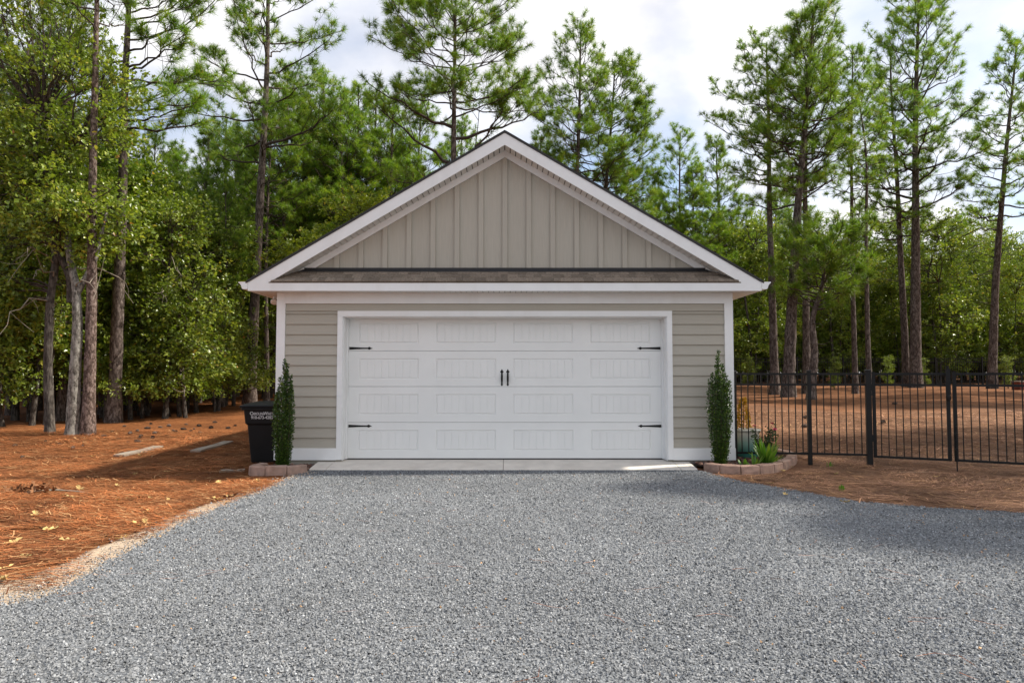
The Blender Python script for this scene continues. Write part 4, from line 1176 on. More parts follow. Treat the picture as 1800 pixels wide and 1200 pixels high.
column_shrub('slim columnar holly against the wall in the long bed by the fence', 3.135, 10.08, -0.045, 1.68, 0.32, 32,
             [(-0.005, 0, 1.0), (-0.02, 0.02, 0.95), (0.06, 0.02, 0.88), (0.10, -0.01, 0.80), (-0.095, 0.0, 0.80), (-0.05, -0.05, 0.82), (0.045, -0.06, 0.80), (0.0, 0.07, 0.85), (-0.13, 0.03, 0.74), (0.14, -0.03, 0.74), (0.0, -0.10, 0.72), (-0.08, -0.09, 0.70), (0.07, 0.08, 0.75), (0.12, 0.03, 0.70), (-0.11, -0.05, 0.72), (0.09, -0.08, 0.72)])

# ------------------------------------------------------------------ pot and plants of the right bed
pot = empty('flower_pot', (3.88, 11.05, -0.045), 0, 'tall glazed flower pot, cream above and teal below, behind the fence', 'pot')
g = Geo(); a = np.arange(28) / 28 * 6.2832
prof = [(0.150, 0.0), (0.158, 0.03), (0.172, 0.22), (0.185, 0.40), (0.190, 0.425), (0.205, 0.43), (0.208, 0.46), (0.190, 0.465), (0.180, 0.46), (0.175, 0.40)]
loft(g, [[(r_ * math.cos(t), r_ * math.sin(t), z_) for t in a] for r_, z_ in prof], cap=False)
link_obj('vessel', g.mesh('vessel', True), M['pot'], pot)
g = Geo(); g.add([(0.176 * math.cos(t), 0.176 * math.sin(t), 0.425 + 0.008 * math.sin(5 * t)) for t in a] + [(0, 0, 0.44)], tris=[(i, (i + 1) % 28, 28) for i in range(28)])
link_obj('soil', g.mesh('soil'), simple('potting_soil', (0.10, 0.05, 0.03), 0.95, 0.4, 30), pot)
def bushlet(name, label, cat, x, y, z, pts_fn, leaf, mat, n, stemmat='twig', extra=None):
    root = empty(name, (x, y, z), 0, label, cat)
    gs, P, D_ = pts_fn(n)
    link_obj('stems', gs.mesh('stems', True), M[stemmat], root)
    N = len(P); LL = rng.uniform(leaf * 0.6, leaf * 1.25, N); tone = np.clip(rng.normal(0.5, 0.25, N), 0, 1)
    gc = Geo(); leaf_cloud(gc, P, D_, LL, LL * 0.30, np.stack([tone] * 3, -1), 0.15); link_obj('foliage', gc.mesh('foliage'), M[mat], root)
    return root
def cone_pts(h, r):
    def f(n):
        g = Geo(); tube(g, [(0, 0, -0.04), (0.005, 0, h * 0.5), (0, 0, h)], [0.010, 0.007, 0.003], 5)
        t = rng.uniform(0.02, 1, n); a_ = rng.uniform(0, 6.28, n); rr = r * (1 - t) ** 0.7 * rng.uniform(0.4, 1, n) + 0.012
        P = np.stack([np.cos(a_) * rr, np.sin(a_) * rr, t * h], -1); return g, P, np.stack([np.cos(a_), np.sin(a_), np.full(n, 0.5)], -1) + rng.normal(0, 0.3, (n, 3))
    return f
bushlet('golden_shrub', 'golden orange leaved shrub growing in the glazed flower pot', 'plant', 3.82, 11.05, 0.40, cone_pts(0.50, 0.10), 0.05, 'gold', 520)
def rose_pts(n):
    g = Geo(); P = []; D_ = []
    tips = []
    for k in range(9):
        a_ = rng.uniform(0, 6.28); e = np.array([0.05 + 0.16 * math.cos(a_), -0.02 + 0.12 * math.sin(a_), rng.uniform(0.35, 0.66)])
        pts_ = bez(np.array([rng.normal(0, 0.02), rng.normal(0, 0.02), -0.03]), e * np.array([0.35, 0.35, 0.6]), e, 7); tube(g, pts_, np.linspace(0.006, 0.003, 7), 5); tips.append(e)
        m_ = n // 9; t = rng.uniform(0.25, 1, m_)
        c = np.stack([np.interp(t, np.linspace(0, 1, 7), pts_[:, q]) for q in range(3)], -1) + rng.normal(0, 0.035, (m_, 3)); P.append(c); D_.append(rng.normal(0, 1, (m_, 3)) + np.array([0, 0, 0.2]))
    rose_pts.tips = tips
    return g, np.concatenate(P), np.concatenate(D_)
rose = bushlet('rose_bush', 'small rose bush with pink blooms in front of the glazed pot', 'plant', 3.86, 10.42, -0.045, rose_pts, 0.05, 'rose', 460)
def bloom():
    g = Geo()
    for ring_, (n_, r_, up_) in enumerate(((5, 0.030, 0.25), (5, 0.022, 0.7), (4, 0.012, 1.4))):
        for k in range(n_):
            a_ = (k + 0.3 * ring_) / n_ * 6.28; d = np.array([math.cos(a_), math.sin(a_), up_]); s_ = np.array([-math.sin(a_), math.cos(a_), 0])
            g.add([(0, 0, 0), d * r_ * 0.6 + s_ * r_ * 0.6, d * r_, d * r_ * 0.6 - s_ * r_ * 0.6], quads=[(0, 1, 2, 3)])
    return g.mesh('bloom')
bmsh = bloom(); bmsh.materials.append(M['petal'])
tips = sorted(rose_pts.tips, key=lambda q: -q[2])
for e in tips[:4]: link_obj('bloom', bmsh, None, rose, (e[0], e[1], e[2] + 0.01), (R(-0.4, 0.4), R(-0.4, 0.4), R(0, 6)), (1.15,) * 3)
def blade_plant(name, label, x, y, z, n, L, w, seed):
    global rng
    keep = rng; rng = np.random.default_rng(seed)
    root = empty(name, (x, y, z), 0, label, 'plant')
    for k in range(n):
        a_ = k * 2.4 + rng.normal(0, 0.2); el = rng.uniform(0.65, 1.42); l_ = L * rng.uniform(0.6, 1.1); d = np.array([math.cos(a_) * math.cos(el), math.sin(a_) * math.cos(el), math.sin(el)])
        s_ = np.array([-math.sin(a_), math.cos(a_), 0])
        p = bez(np.array([0.02 * math.cos(a_), 0.02 * math.sin(a_), -0.02]), d * l_ * 0.6, d * l_ + np.array([0, 0, -0.22 * l_ * math.cos(el)]), 8)
        ww = w * np.array([0.35, 0.55, 0.85, 1.0, 0.95, 0.75, 0.42, 0.03])
        nn = np.cross(s_, d)
        v = np.concatenate([p - s_ * ww[:, None] + nn * ww[:, None] * 0.35, p, p + s_ * ww[:, None] + nn * ww[:, None] * 0.35])
        q = [(i, 8 + i, 9 + i, i + 1) for i in range(7)] + [(8 + i, 16 + i, 17 + i, 9 + i) for i in range(7)]
        g = Geo(); tone = float(np.clip(rng.normal(0.5, 0.25), 0, 1)); g.add(v, quads=q, col=(tone,) * 3)
        link_obj('leaf', g.mesh('leaf', True), M['lily'], root)
    rng = keep
    return root
blade_plant('ginger_lily', 'bushy plant with long bright green blades inside the stone edging', 3.82, 10.08, -0.045, 34, 0.46, 0.026, 41)
blade_plant('lily_sprout', 'slender two coloured green sprout between the blades and the holly', 3.58, 9.93, -0.045, 6, 0.24, 0.020, 42)
blade_plant('lily_sprout', 'short broad pale green sprout near the wall corner board', 3.45, 10.00, -0.045, 4, 0.17, 0.024, 43)
blade_plant('weed_sprout', 'tiny bright green weed in brown straw by the driveway edge', 4.01, 8.25, Hs(4.01, 8.25), 6, 0.09, 0.018, 44)
blade_plant('weed_sprout', 'tiny pale weed beside the fence post foot and edging stones', 4.86, 10.35, Hs(4.86, 10.35), 7, 0.10, 0.016, 45)

# ------------------------------------------------------------------ fence and gates
HF = 1.30; R2 = 1.135; RB = 0.075
FP = [(3.575, 10.72), (4.685, 10.60), (5.51, 10.42), (6.475, 9.95), (7.45, 9.42)]
def rail(name, a, b, z, parent, hh=0.032, tt=0.026, ox=0.0):
    a = np.array(a); b = np.array(b); d = (b - a); L_ = np.hypot(*d); ang = math.atan2(d[1], d[0])
    g = Geo(); g.box(0, L_, -tt / 2, tt / 2, -hh / 2, hh / 2)
    o0 = parent.location
    return link_obj(name, g.mesh(name), M['fence'], parent, (a[0] - o0.x, a[1] - o0.y, z - o0.z), (0, 0, ang))
pk = Geo(); pk.box(-0.007, 0.007, -0.007, 0.007, RB - 0.012, HF - 0.005); pkm = pk.mesh('picket'); pkm.materials.append(M['fence'])
def pickets(a, b, n, parent, pad=0.5):
    a = np.array(a); b = np.array(b); ang = math.atan2(*(b - a)[::-1])
    for i in range(n):
        q = a + (b - a) * (i + pad) / (n - 1 + 2 * pad)
        link_obj('picket', pkm, None, parent, (q[0] - parent.location.x, q[1] - parent.location.y, -parent.location.z), (0, 0, ang))
def post(p, w, z1, parent, ang=0.0):
    z0 = Hs(*p) - 0.12
    g = Geo(); g.box(-w / 2, w / 2, -w / 2, w / 2, z0, z1)
    o = link_obj('post', g.mesh('post'), M['fence'], parent, (p[0] - parent.location.x, p[1] - parent.location.y, -parent.location.z), (0, 0, ang))
    c = Geo(); e = w / 2 + 0.006
    loft(c, [[(-e, -e, z1), (e, -e, z1), (e, e, z1), (-e, e, z1)], [(-e, -e, z1 + 0.014), (e, -e, z1 + 0.014), (e, e, z1 + 0.014), (-e, e, z1 + 0.014)], [(-e * .6, -e * .6, z1 + 0.024), (e * .6, -e * .6, z1 + 0.024), (e * .6, e * .6, z1 + 0.024), (-e * .6, e * .6, z1 + 0.024)]])
    link_obj('post_cap', c.mesh('post_cap'), M['fence'], o)
    return o
fence = empty('metal_fence', (4.685, 10.60, Hs(4.685, 10.60)), 0, 'black metal picket fence running from the garage corner to the gate', 'fence')
for (a_, b_, k_) in ((FP[0], FP[1], 10), (FP[1], FP[2], 7)):
    for z_ in (HF, R2, RB): rail('rail', a_, b_, z_, fence)
    pickets(a_, b_, k_, fence, 1.0)
post(FP[0], 0.050, 1.33, fence); post(FP[1], 0.056, 1.335, fence, -0.12); post(FP[2], 0.078, 1.345, fence, -0.3)
gdir = np.array(FP[3]) - np.array(FP[2]); gdir /= np.linalg.norm(gdir); ga = math.atan2(gdir[1], gdir[0])
def gate(label, a, b, n, latch):
    root = empty('gate_leaf', (a[0], a[1], 0), 0, label, 'gate')
    for z_ in (HF, R2, RB - 0.02): rail('rail', a, b, z_, root, 0.034, 0.030)
    pickets(a, b, n, root, 0.9)
    for q in (a, b):
        g = Geo(); g.box(-0.024, 0.024, -0.022, 0.022, RB - 0.035, HF + 0.03)
        link_obj('stile', g.mesh('stile'), M['fence'], root, (q[0] - root.location.x, q[1] - root.location.y, 0), (0, 0, ga))
    return root
P2, P3, P4 = np.array(FP[2]), np.array(FP[3]), np.array(FP[4])
g1 = gate('gate leaf hung on the thick fence post, latch on its far stile', P2 + gdir * 0.075, P3 - gdir * 0.045, 9, True)
g2 = gate('gate leaf with a drop rod, hung beyond the latch from the other post', P3 + gdir * 0.035, P4 - gdir * 0.09, 9, False)
# latch on the first leaf, drop rod on the second
lx = P3 - gdir * 0.045 - P2 - gdir * 0.075
g = Geo(); g.box(-0.030, 0.030, -0.060, -0.0225, HF - 0.30, HF + 0.07); tube(g, [(0, -0.04, HF + 0.07), (0, -0.04, HF + 0.115)], [0.016, 0.020], 10); tube(g, [(0, -0.040, HF - 0.38), (0, -0.040, HF - 0.33), (0, -0.04, HF - 0.30)], [0.030, 0.034, 0.024], 12)
link_obj('latch', g.mesh('latch'), M['iron'], g1, (lx[0], lx[1], 0), (0, 0, ga))
g = Geo(); tube(g, [(0.0, -0.040, -0.16), (0.0, -0.040, 0.55)], [0.009, 0.009], 8); g.box(-0.014, 0.014, -0.05, -0.0225, 0.20, 0.23); g.box(-0.014, 0.014, -0.05, -0.0225, 0.42, 0.45)
link_obj('drop_rod', g.mesh('drop_rod'), M['iron'], g2, (0, 0, 0), (0, 0, ga))
for (z_) in (0.28, 1.05):
    g = Geo(); g.box(-0.040, -0.0245, -0.02, 0.02, z_, z_ + 0.10); link_obj('hinge', g.mesh('hinge'), M['iron'], g1, (0, 0, 0), (0, 0, ga))
gp = post(FP[4], 0.10, 1.345, g2, ga)
fb = empty('metal_fence', (8.6, 8.9, Hs(8.6, 8.9)), 0, 'black metal picket fence continuing past the far gate post', 'fence')
for (a_, b_, k_) in ((FP[4], (8.95, 8.72), 15), ((8.95, 8.72), (10.5, 8.02), 15)):
    for z_ in (HF, R2, RB): rail('rail', a_, b_, z_, fb)
    pickets(a_, b_, k_, fb, 1.0)
post((8.95, 8.72), 0.056, 1.335, fb, ga); post((10.5, 8.02), 0.056, 1.335, fb, ga)
# low fence at the back of the yard
back = empty('yard_fence', (20, 35.5, Hs(20, 35.5)), 0, 'dark picket fence along the back of the yard below the woods', 'fence')
BX = np.arange(10.5, 34.1, 2.35)
def yb(x): return 35.5 - 0.04 * (x - 20)
for i, x_ in enumerate(BX):
    g = Geo(); z0 = Hs(x_, yb(x_)); g.box(-0.035, 0.035, -0.035, 0.035, z0 - 0.1, z0 + 1.45); link_obj('post', g.mesh('post'), M['fence'], back, (x_ - 20, yb(x_) - 35.5, -back.location.z))
    if i + 1 < len(BX):
        x2 = BX[i + 1]; zz = (Hs(x_, yb(x_)) + Hs(x2, yb(x2))) / 2
        for dz in (0.12, 1.2, 1.36): rail('rail', (x_, yb(x_)), (x2, yb(x2)), zz + dz, back, 0.035, 0.026)
g = Geo()
for x_ in np.arange(10.6, 33.9, 0.112):
    z0 = Hs(x_, yb(x_)); g.box(x_ - 20 - 0.008, x_ - 20 + 0.008, yb(x_) - 35.5 - 0.008, yb(x_) - 35.5 + 0.008, z0 + 0.10 - back.location.z, z0 + 1.37 - back.location.z)
tag(link_obj('pickets', g.mesh('pickets'), M['fence'], back), kind='stuff')

# ------------------------------------------------------------------ boards, cones, fallen leaves
def board(label, x, y, L_, w, ang, tilt=0.0, sink=0.0):
    z = Hs(x, y)
    g = Geo(); n = 7; t = np.linspace(-L_ / 2, L_ / 2, n); r1 = []; 
    rings = []
    for k, s in enumerate(t):
        b = 0.006 * math.sin(k * 1.3); rings.append([(-w / 2 + R(-.003, .003), s, b), (w / 2 + R(-.003, .003), s, b), (w / 2, s, b + 0.036), (-w / 2, s, b + 0.036)])
    loft(g, rings)
    o = link_obj('wooden_board', g.mesh('wooden_board'), M['wood'], None, (x, y, z + 0.004 - sink), (tilt, 0, ang))
    tag(o, label, 'board')
board('pale weathered plank lying in sunlit straw left of the garage', -6.70, 12.55, 1.15, 0.20, -0.10, 0.03)
board('grey weathered plank lying in the shade near the bin', -5.62, 13.15, 1.30, 0.20, -0.06, 0.03)
board('half buried plank lying flat before the bin', -4.08, 10.25, 0.34, 0.16, -1.3, 0.0, 0.016)
def cone_mesh():
    g = Geo()
    core_ = [[(0.035 * math.sin(math.pi * min(0.97, t + 0.06)) ** 0.8 * math.cos(a_), 0.035 * math.sin(math.pi * min(0.97, t + 0.06)) ** 0.8 * math.sin(a_), (t - 0.5) * 0.17) for a_ in np.arange(8) / 8 * 6.283] for t in np.linspace(0, 1, 6)]
    loft(g, core_)
    for i in range(46):
        t = (i + 0.5) / 46; a_ = i * 2.39996; r_ = 0.052 * math.sin(math.pi * (0.10 + 0.84 * t)) ** 0.75
        d = np.array([math.cos(a_), math.sin(a_), 0]); s_ = np.array([-math.sin(a_), math.cos(a_), 0]); c_ = np.array([0, 0, (t - 0.5) * 0.16])
        g.add([c_ + d * 0.02 - s_ * 0.008, c_ + d * 0.02 + s_ * 0.008, c_ + d * r_ + s_ * 0.013 + [0, 0, 0.016], c_ + d * (r_ + 0.006) + [0, 0, 0.014], c_ + d * r_ - s_ * 0.013 + [0, 0, 0.016]], tris=[(0, 1, 3), (1, 2, 3), (0, 3, 4)])
    return g.mesh('pine_cone')
cm = cone_mesh(); cm.materials.append(M['cone'])
cone_px = [(45, 803), (133, 787), (150, 783), (85, 775), (186, 765), (212, 771), (229, 777), (232, 761), (246, 776), (251, 766), (249, 769), (272, 769), (275, 761), (278, 759), (297, 764), (308, 756), (312, 757), (325, 753), (338, 756), (344, 752), (354, 759), (374, 750), (403, 751), (380, 741), (416, 745), (300, 748), (262, 752), (285, 750), (222, 749), (245, 757), (330, 745), (352, 747), (32, 782), (110, 780), (200, 757), (268, 745)]
for i, (a_, b_) in enumerate(cone_px):
    D = 1.42 * 1200 / (b_ - 657)
    for _ in range(3): D = (EYE - Hs(PX(a_, D), D)) * 1200 / (b_ - 657)
    x_ = PX(a_, D)
    s_ = R(0.42, 0.85)
    o = link_obj('pine_cone', cm, None, None, (x_, D, Hs(x_, D) + 0.024 * s_), (math.pi / 2 + R(-0.2, 0.2), R(0, 6), R(0, 6.28)), (s_,) * 3)
    tag(o, 'dark open pine cone lying on the orange straw left of the garage', 'pine cone', 'pine cones on the straw')
for (x_, y_) in ((6.8, 15.6), (7.6, 17.4), (8.9, 16.2), (12.2, 21.5), (5.6, 20.5)):
    o = link_obj('pine_cone', cm, None, None, (x_, y_, Hs(x_, y_) + 0.042), (math.pi / 2, R(0, 6), R(0, 6.28))); tag(o, 'dark pine cone lying on the straw behind the metal fence', 'pine cone', 'pine cones behind the fence')
def leaf_mesh(seed):
    rr = np.random.default_rng(seed); g = Geo()
    ol = []
    for k in range(7):
        t = k / 6; w_ = 0.034 * math.sin(math.pi * (0.08 + 0.86 * t)) * (1.25 if k % 2 else 0.45)
        ol.append((t * 0.15 - 0.07, w_))
    v = []; 
    for x_, w_ in ol:
        cu = 0.02 * (x_ / 0.075) ** 2
        v += [(x_, w_, cu + 0.016 * rr.random() + abs(w_) * 0.5), (x_, 0, cu + 0.004), (x_, -w_, cu + 0.016 * rr.random() + abs(w_) * 0.5)]
    q = []
    for k in range(6): q += [(3 * k, 3 * k + 1, 3 * k + 4, 3 * k + 3), (3 * k + 1, 3 * k + 2, 3 * k + 5, 3 * k + 4)]
    g.add(v, quads=q); return g.mesh('fallen_leaf')
lms = [leaf_mesh(s) for s in (1, 2, 3)]
for me in lms: me.materials.append(M['leaf_dry'])
lbs = [me.copy() for me in lms]
for me in lbs: me.materials[0] = M['leaf_brown']
leaf_px = [(128, 872), (120, 870), (135, 874), (246, 873), (238, 876), (252, 875), (270, 876), (266, 903), (263, 906), (219, 955), (200, 950), (259, 928), (252, 930), (385, 850), (383, 885), (410, 882), (342, 845), (212, 853), (213, 880), (27, 1008), (8, 895), (145, 860), (35, 955), (123, 953), (258, 893), (18, 862), (22, 858), (10, 860), (410, 880), (455, 853), (415, 851), (252, 801), (168, 803), (240, 833), (300, 829), (175, 829), (70, 905), (95, 930), (60, 985), (300, 880), (330, 868), (180, 915), (20, 1030)]
for i, (a_, b_) in enumerate(leaf_px):
    D = 1.45 * 1200 / (b_ - 657); x_ = PX(a_, D) + R(-0.03, 0.03)
    s_ = R(0.55, 1.1)
    o = link_obj('fallen_leaf', lms[i % 3] if i % 5 else lbs[i % 3], None, None, (x_, D, Hs(x_, D) + 0.010), (R(-0.25, 0.25), R(-0.25, 0.25), R(0, 6.28)), (s_,) * 3)
    tag(o, 'dry yellow fallen leaf lying on the orange straw' if i % 5 else 'dry brown fallen leaf lying on the orange straw', 'leaf', 'fallen leaves on the straw')
for (a_, b_) in ((1372, 828), (1466, 833), (1376, 869), (1480, 882), (1350, 850), (1640, 838), (1385, 821)):
    D = 1.40 * 1200 / (b_ - 657); x_ = PX(a_, D)
    o = link_obj('fallen_leaf', lms[b_ % 3], None, None, (x_, D, Hs(x_, D) + 0.012), (0.1, 0.1, R(0, 6)), (0.7,) * 3); tag(o, 'dry fallen leaf on the brown straw between driveway and fence', 'leaf', 'fallen leaves by the fence')
pile = empty('leaf_pile', (-5.72, 8.35, Hs(-5.72, 8.35)), 0, 'heap of dead brown leaves and twigs on the straw', 'leaf pile')
for k in range(26):
    link_obj('dead_leaf', lbs[k % 3], None, pile, (R(-0.32, 0.26), R(-0.16, 0.16), 0.012 + R(0, 0.07)), (R(-0.9, 0.9), R(-0.9, 0.9), R(0, 6.28)), (R(0.6, 1.1),) * 3)
g = Geo()
for k in range(4): tube(g, bez(np.array((R(-.1, .1), R(-.1, .1), 0.03)), np.array((0.3, R(-.1, .1), 0.06)), np.array((R(0.4, 0.75), R(-.12, .12), 0.012)), 6), np.linspace(0.009, 0.004, 6), 5)
link_obj('twig', g.mesh('twig', True), M['deadtwig'], pile)
# red box far back in the yard
g = Geo(); g.box(-0.30, 0.30, -0.22, 0.22, 0, 0.34); rbx = empty('storage_box', (PX(1795, 29.5), 29.5, Hs(PX(1795, 29.5), 29.5)), 0.1, 'small brick red box on the straw at the back of the yard', 'box')
link_obj('box_body', g.mesh('box_body'), M['redbox'], rbx); g = Geo(); g.box(-0.325, 0.325, -0.245, 0.245, 0.341, 0.385); link_obj('lid', g.mesh('lid'), M['wood'], rbx)
# ------------------------------------------------------------------ trees
def ray(px, py, D):
    u = (px - 890) / 1200; v = (600 - py) / 1200
    t = D / (math.cos(PITCH) - v * math.sin(PITCH))
    return u * t, EYE + t * (math.sin(PITCH) + v * math.cos(PITCH))
def hero(label, pb, D, ptop, ytop, wpx, ycb, prof, **kw):
    """pine placed by where its foot stands, its top and its crown base"""
    x = PX(pb, D); xt, zt = ray(ptop, ytop, D); z0 = Hs(x, D)
    _, zc = ray(pb, ycb, D)
    lean = (xt - x, kw.pop('ly', 0.0))
    return pine(label, kw.pop('group', None), x, D, zt - z0, wpx * D / 1200 / 2 * 0.90, zc - z0, prof, lean=lean, **kw)
WIDE = [(0, 2.2), (0.25, 3.2), (0.55, 3.1), (0.8, 2.0), (1, 0.6)]
TALL = [(0, 1.6), (0.3, 2.3), (0.6, 1.9), (0.85, 1.0), (1, 0.35)]
SLIM = [(0, 1.0), (0.3, 1.6), (0.6, 1.3), (0.85, 0.75), (1, 0.3)]
# left edge of the clearing
hero('tall thick pine with bare limbs reaching over the gap beside leafy oaks', 203, 18, 238, -210, 25, 235, [(0, 2.4), (0.25, 2.5), (0.6, 2.4), (1, 0.6)], seed=11, dens=2.6, mirror=0.1, wob=0.06, dead=4, K=52)
hero('slim flaky barked pine standing close beside the pale lichen covered oak', 158, 15.1, 186, -160, 22, 60, [(0, 1.3), (0.4, 1.8), (1, 0.4)], seed=12, dens=2.6, wob=0.05, dead=3, mat='bark_red')
hero('tall pine with short dead branches rising behind the bin and eave', 440, 25, 474, -130, 22, 285, [(0, 2.2), (0.2, 2.6), (0.5, 2.9), (0.8, 2.0), (1, 0.5)], seed=13, dens=2.3, wob=0.07, dead=12, extra=((11.2, 170, 2.4, 12), (9.6, -10, 3.0, 18)))
# behind the garage
hero('broad round crowned pine with forking limbs right behind the roof ridge', 788, 24, 800, -45, 19, 205, [(0, 2.8), (0.2, 3.5), (0.5, 3.6), (0.8, 2.9), (1, 1.2)], seed=14, dens=6.0, wob=0.05, dead=2, K=52, extra=((8.2, -15, 3.0, 44), (8.5, 190, 3.4, 30), (9.4, 8, 3.3, 18), (9.8, 200, 3.2, 15), (7.6, 20, 2.6, 5), (7.8, 165, 2.4, 0)))
hero('pointed pine with a narrow top behind the right roof slope', 1000, 29, 1019, 50, 14, 350, [(0, 2.8), (0.35, 2.3), (0.7, 1.6), (1, 0.4)], seed=15, dens=4.8, wob=0.05, dead=2)
hero('bushy pine with a sloping crown leaning beside the pointed one', 1045, 30, 1078, 120, 14, 400, [(0, 3.0), (0.3, 2.9), (0.7, 2.0), (1, 0.5)], seed=16, dens=5.2, wob=0.05, dead=2, mirror=0.0)
hero('young thin topped pine just beyond the right eave slope', 1190, 36, 1196, 232, 9, 420, SLIM, seed=17, dens=3.8, wob=0.05, dead=2)
# right side yard
hero('slim straight pine nearest the right eave, crown leaning left', 1361, 26, 1346, 78, 16, 330, [(0, 1.6), (0.3, 2.2), (0.7, 1.7), (1, 0.5)], seed=18, dens=3.4, wob=0.05, dead=5, mirror=math.pi, ln=0.24)
hero('sturdy dense crowned pine standing just behind the fence', 1384, 24.6, 1428, 28, 23, 360, [(0, 1.9), (0.3, 2.1), (0.65, 1.8), (1, 0.5)], seed=19, dens=5.4, wob=0.06, dead=4, K=54)
hero('pine partly hidden behind the sturdy dense crowned one', 1417, 27, 1420, 90, 15, 330, TALL, seed=20, dens=4.0, wob=0.06, dead=3)
hero('crooked young pine with a low dark needle clump over the fence', 1424, 23.4, 1452, 425, 17, 545, [(0, 1.2), (0.4, 1.9), (0.75, 1.6), (1, 0.8)], seed=21, dens=12, wob=0.05, dead=3, kinks=[(2.7, -0.22, 0)], K=60, ln=0.30)
hero('thin straight pine between the fence post and the gate', 1502, 27, 1497, 95, 10, 350, SLIM, seed=22, dens=3.8, wob=0.05, dead=3, ln=0.24)
hero('thin wavy pine just behind the thick gate post', 1528, 26, 1500, 170, 10, 330, SLIM, seed=23, dens=3.2, wob=0.12, dead=4, ln=0.24)
hero('largest pine of the yard with a high open crown', 1608, 32, 1617, -25, 21, 375, [(0, 2.8), (0.25, 3.4), (0.6, 3.2), (0.85, 2.2), (1, 0.8)], seed=24, dens=2.9, wob=0.05, dead=5, K=50)
hero('pine leaning out from behind the foot of the largest one', 1592, 32.8, 1566, 85, 14, 420, [(0, 2.0), (0.3, 2.0), (0.7, 1.6), (1, 0.4)], seed=25, dens=3.0, wob=0.08, dead=3)
hero('leaning pine near the red box with a loose open crown', 1742, 31, 1782, 78, 16, 400, [(0, 2.2), (0.3, 2.2), (0.7, 1.7), (1, 0.4)], seed=26, dens=3.4, wob=0.07, dead=4)
# near oaks at the left edge
oak('twisted oak with a pale lichen trunk and high leafy crown beside the flaky pine', None, PX(131, 15), 15.0,
    [([(0, 0, 0), (0.02, 0, 1.2), (0.05, 0, 2.3), (0.0, 0, 3.2), (-0.22, 0, 4.1), (-0.35, 0.1, 5.2)], 0.145, 0.05), ([(0.02, 0, 3.1), (0.35, 0.1, 3.9), (0.5, 0.2, 5.0)], 0.07, 0.03)], [(0.0, 0.2, 4.6, 1.1, 1.2, 0.9, 1)], 24, 71, mat='bark_lichen', bare=2)
oak('crooked dark limbed oak filling the corner with glossy leaves', None, PX(92, 15.3), 15.3,
    [([(0, 0, 0), (-0.10, 0, 1.5), (-0.10, 0, 2.9), (0.03, 0, 4.0), (-0.35, 0, 5.0), (-0.55, 0, 6.0), (-0.45, 0, 7.2)], 0.105, 0.045),
     ([(0.45, -0.1, 2.9), (0.40, -0.1, 3.5), (0.0, -0.1, 4.3), (-0.25, -0.1, 5.0)], 0.09, 0.06), ([(-0.55, 0, 5.6), (-0.05, 0, 6.1), (0.35, 0, 6.5)], 0.06, 0.03)],
    [(0.2, 0.2, 7.4, 1.45, 1.4, 1.6, 3), (-0.9, 0.2, 6.4, 1.2, 1.4, 1.5, 2), (0.4, 0.0, 5.2, 1.2, 1.2, 1.1, 2), (-0.9, 0.3, 9.4, 1.4, 1.4, 1.2, 1.6), (-0.9, 0.4, 3.9, 1.0, 1.0, 1.0, 1)], 170, 72, bare=9, ros=15, L=0.105, lobes=True)
oak('leafy oak sapling mass beside the thick pine, branches to the ground', None, PX(292, 19.4), 19.4,
    [([(0, 0, 0), (0.1, 0, 1.5), (-0.1, 0, 3.2), (0.1, 0, 5.0)], 0.08, 0.03), ([(0.5, 0.2, 0), (0.35, 0.1, 1.6), (0.6, 0, 3.4)], 0.06, 0.02), ([(-0.7, 0.1, 0), (-0.6, 0, 1.8), (-0.9, 0, 3.8)], 0.05, 0.02)],
    [(0.1, 0, 3.9, 1.3, 1.2, 1.5, 3), (-0.8, 0.1, 3.0, 1.1, 1.1, 1.3, 2), (1.0, 0.0, 2.5, 1.1, 1.1, 1.1, 2), (0.3, -0.3, 1.9, 1.0, 0.8, 0.6, 0.7), (0, 0.1, 5.5, 0.9, 0.9, 0.8, 1)], 140, 73, bare=9, ros=15, L=0.105, lobes=True)
oak('oak crown of yellowing leaves showing above the left roof slope', None, PX(618, 24), 24, 
    [([(0, 0, 0), (0.1, 0, 2.5), (0, 0, 5.0), (0.2, 0, 6.6)], 0.11, 0.03)], [(0.1, 0, 6.6, 1.45, 1.2, 0.95, 3), (-0.2, 0, 5.4, 1.3, 1.2, 0.9, 2), (0.9, 0, 6.1, 0.9, 0.9, 0.7, 1)], 90, 74, leafmat='oak_yellow', bare=0, ros=13)
oak('smaller yellow green oak tucked against the left roof slope', None, PX(540, 23), 23,
    [([(0, 0, 0), (0.1, 0, 2.5), (0.1, 0, 5.2)], 0.09, 0.03)], [(0.1, 0, 5.0, 1.0, 0.9, 0.8, 3), (-0.3, 0, 4.2, 0.9, 0.9, 0.8, 2)], 55, 75, leafmat='oak_yellow', bare=0, ros=13)

# prototypes for the woods; each also stands somewhere itself
GB, GL, GR = 'pines in the woods behind the garage', 'pines in the woods left of the garage', 'pines in the woods beyond the back fence'
LB, LL_, LR = 'pine rising in the woods behind the garage roof', 'pine standing among the oaks in the woods left of the garage', 'pine standing in the woods beyond the back fence'
protos = []
for k, (px, D, h_, cbf, pr) in enumerate(((560, 31, 14.6, 0.42, TALL), (655, 33, 14.4, 0.50, TALL), (395, 33, 13.4, 0.35, TALL), (300, 35, 12.6, 0.30, SLIM), (1262, 38, 13.6, 0.30, TALL))):
    left = px < 420; right = px > 1200
    protos.append(pine(LL_ if left else LR if right else LB, GL if left else GR if right else GB, PX(px, D), D, h_, 0.15, h_ * cbf, pr, seed=80 + k, dens=4.6, K=44, dead=5, merge=True, needle_w=0.0150))
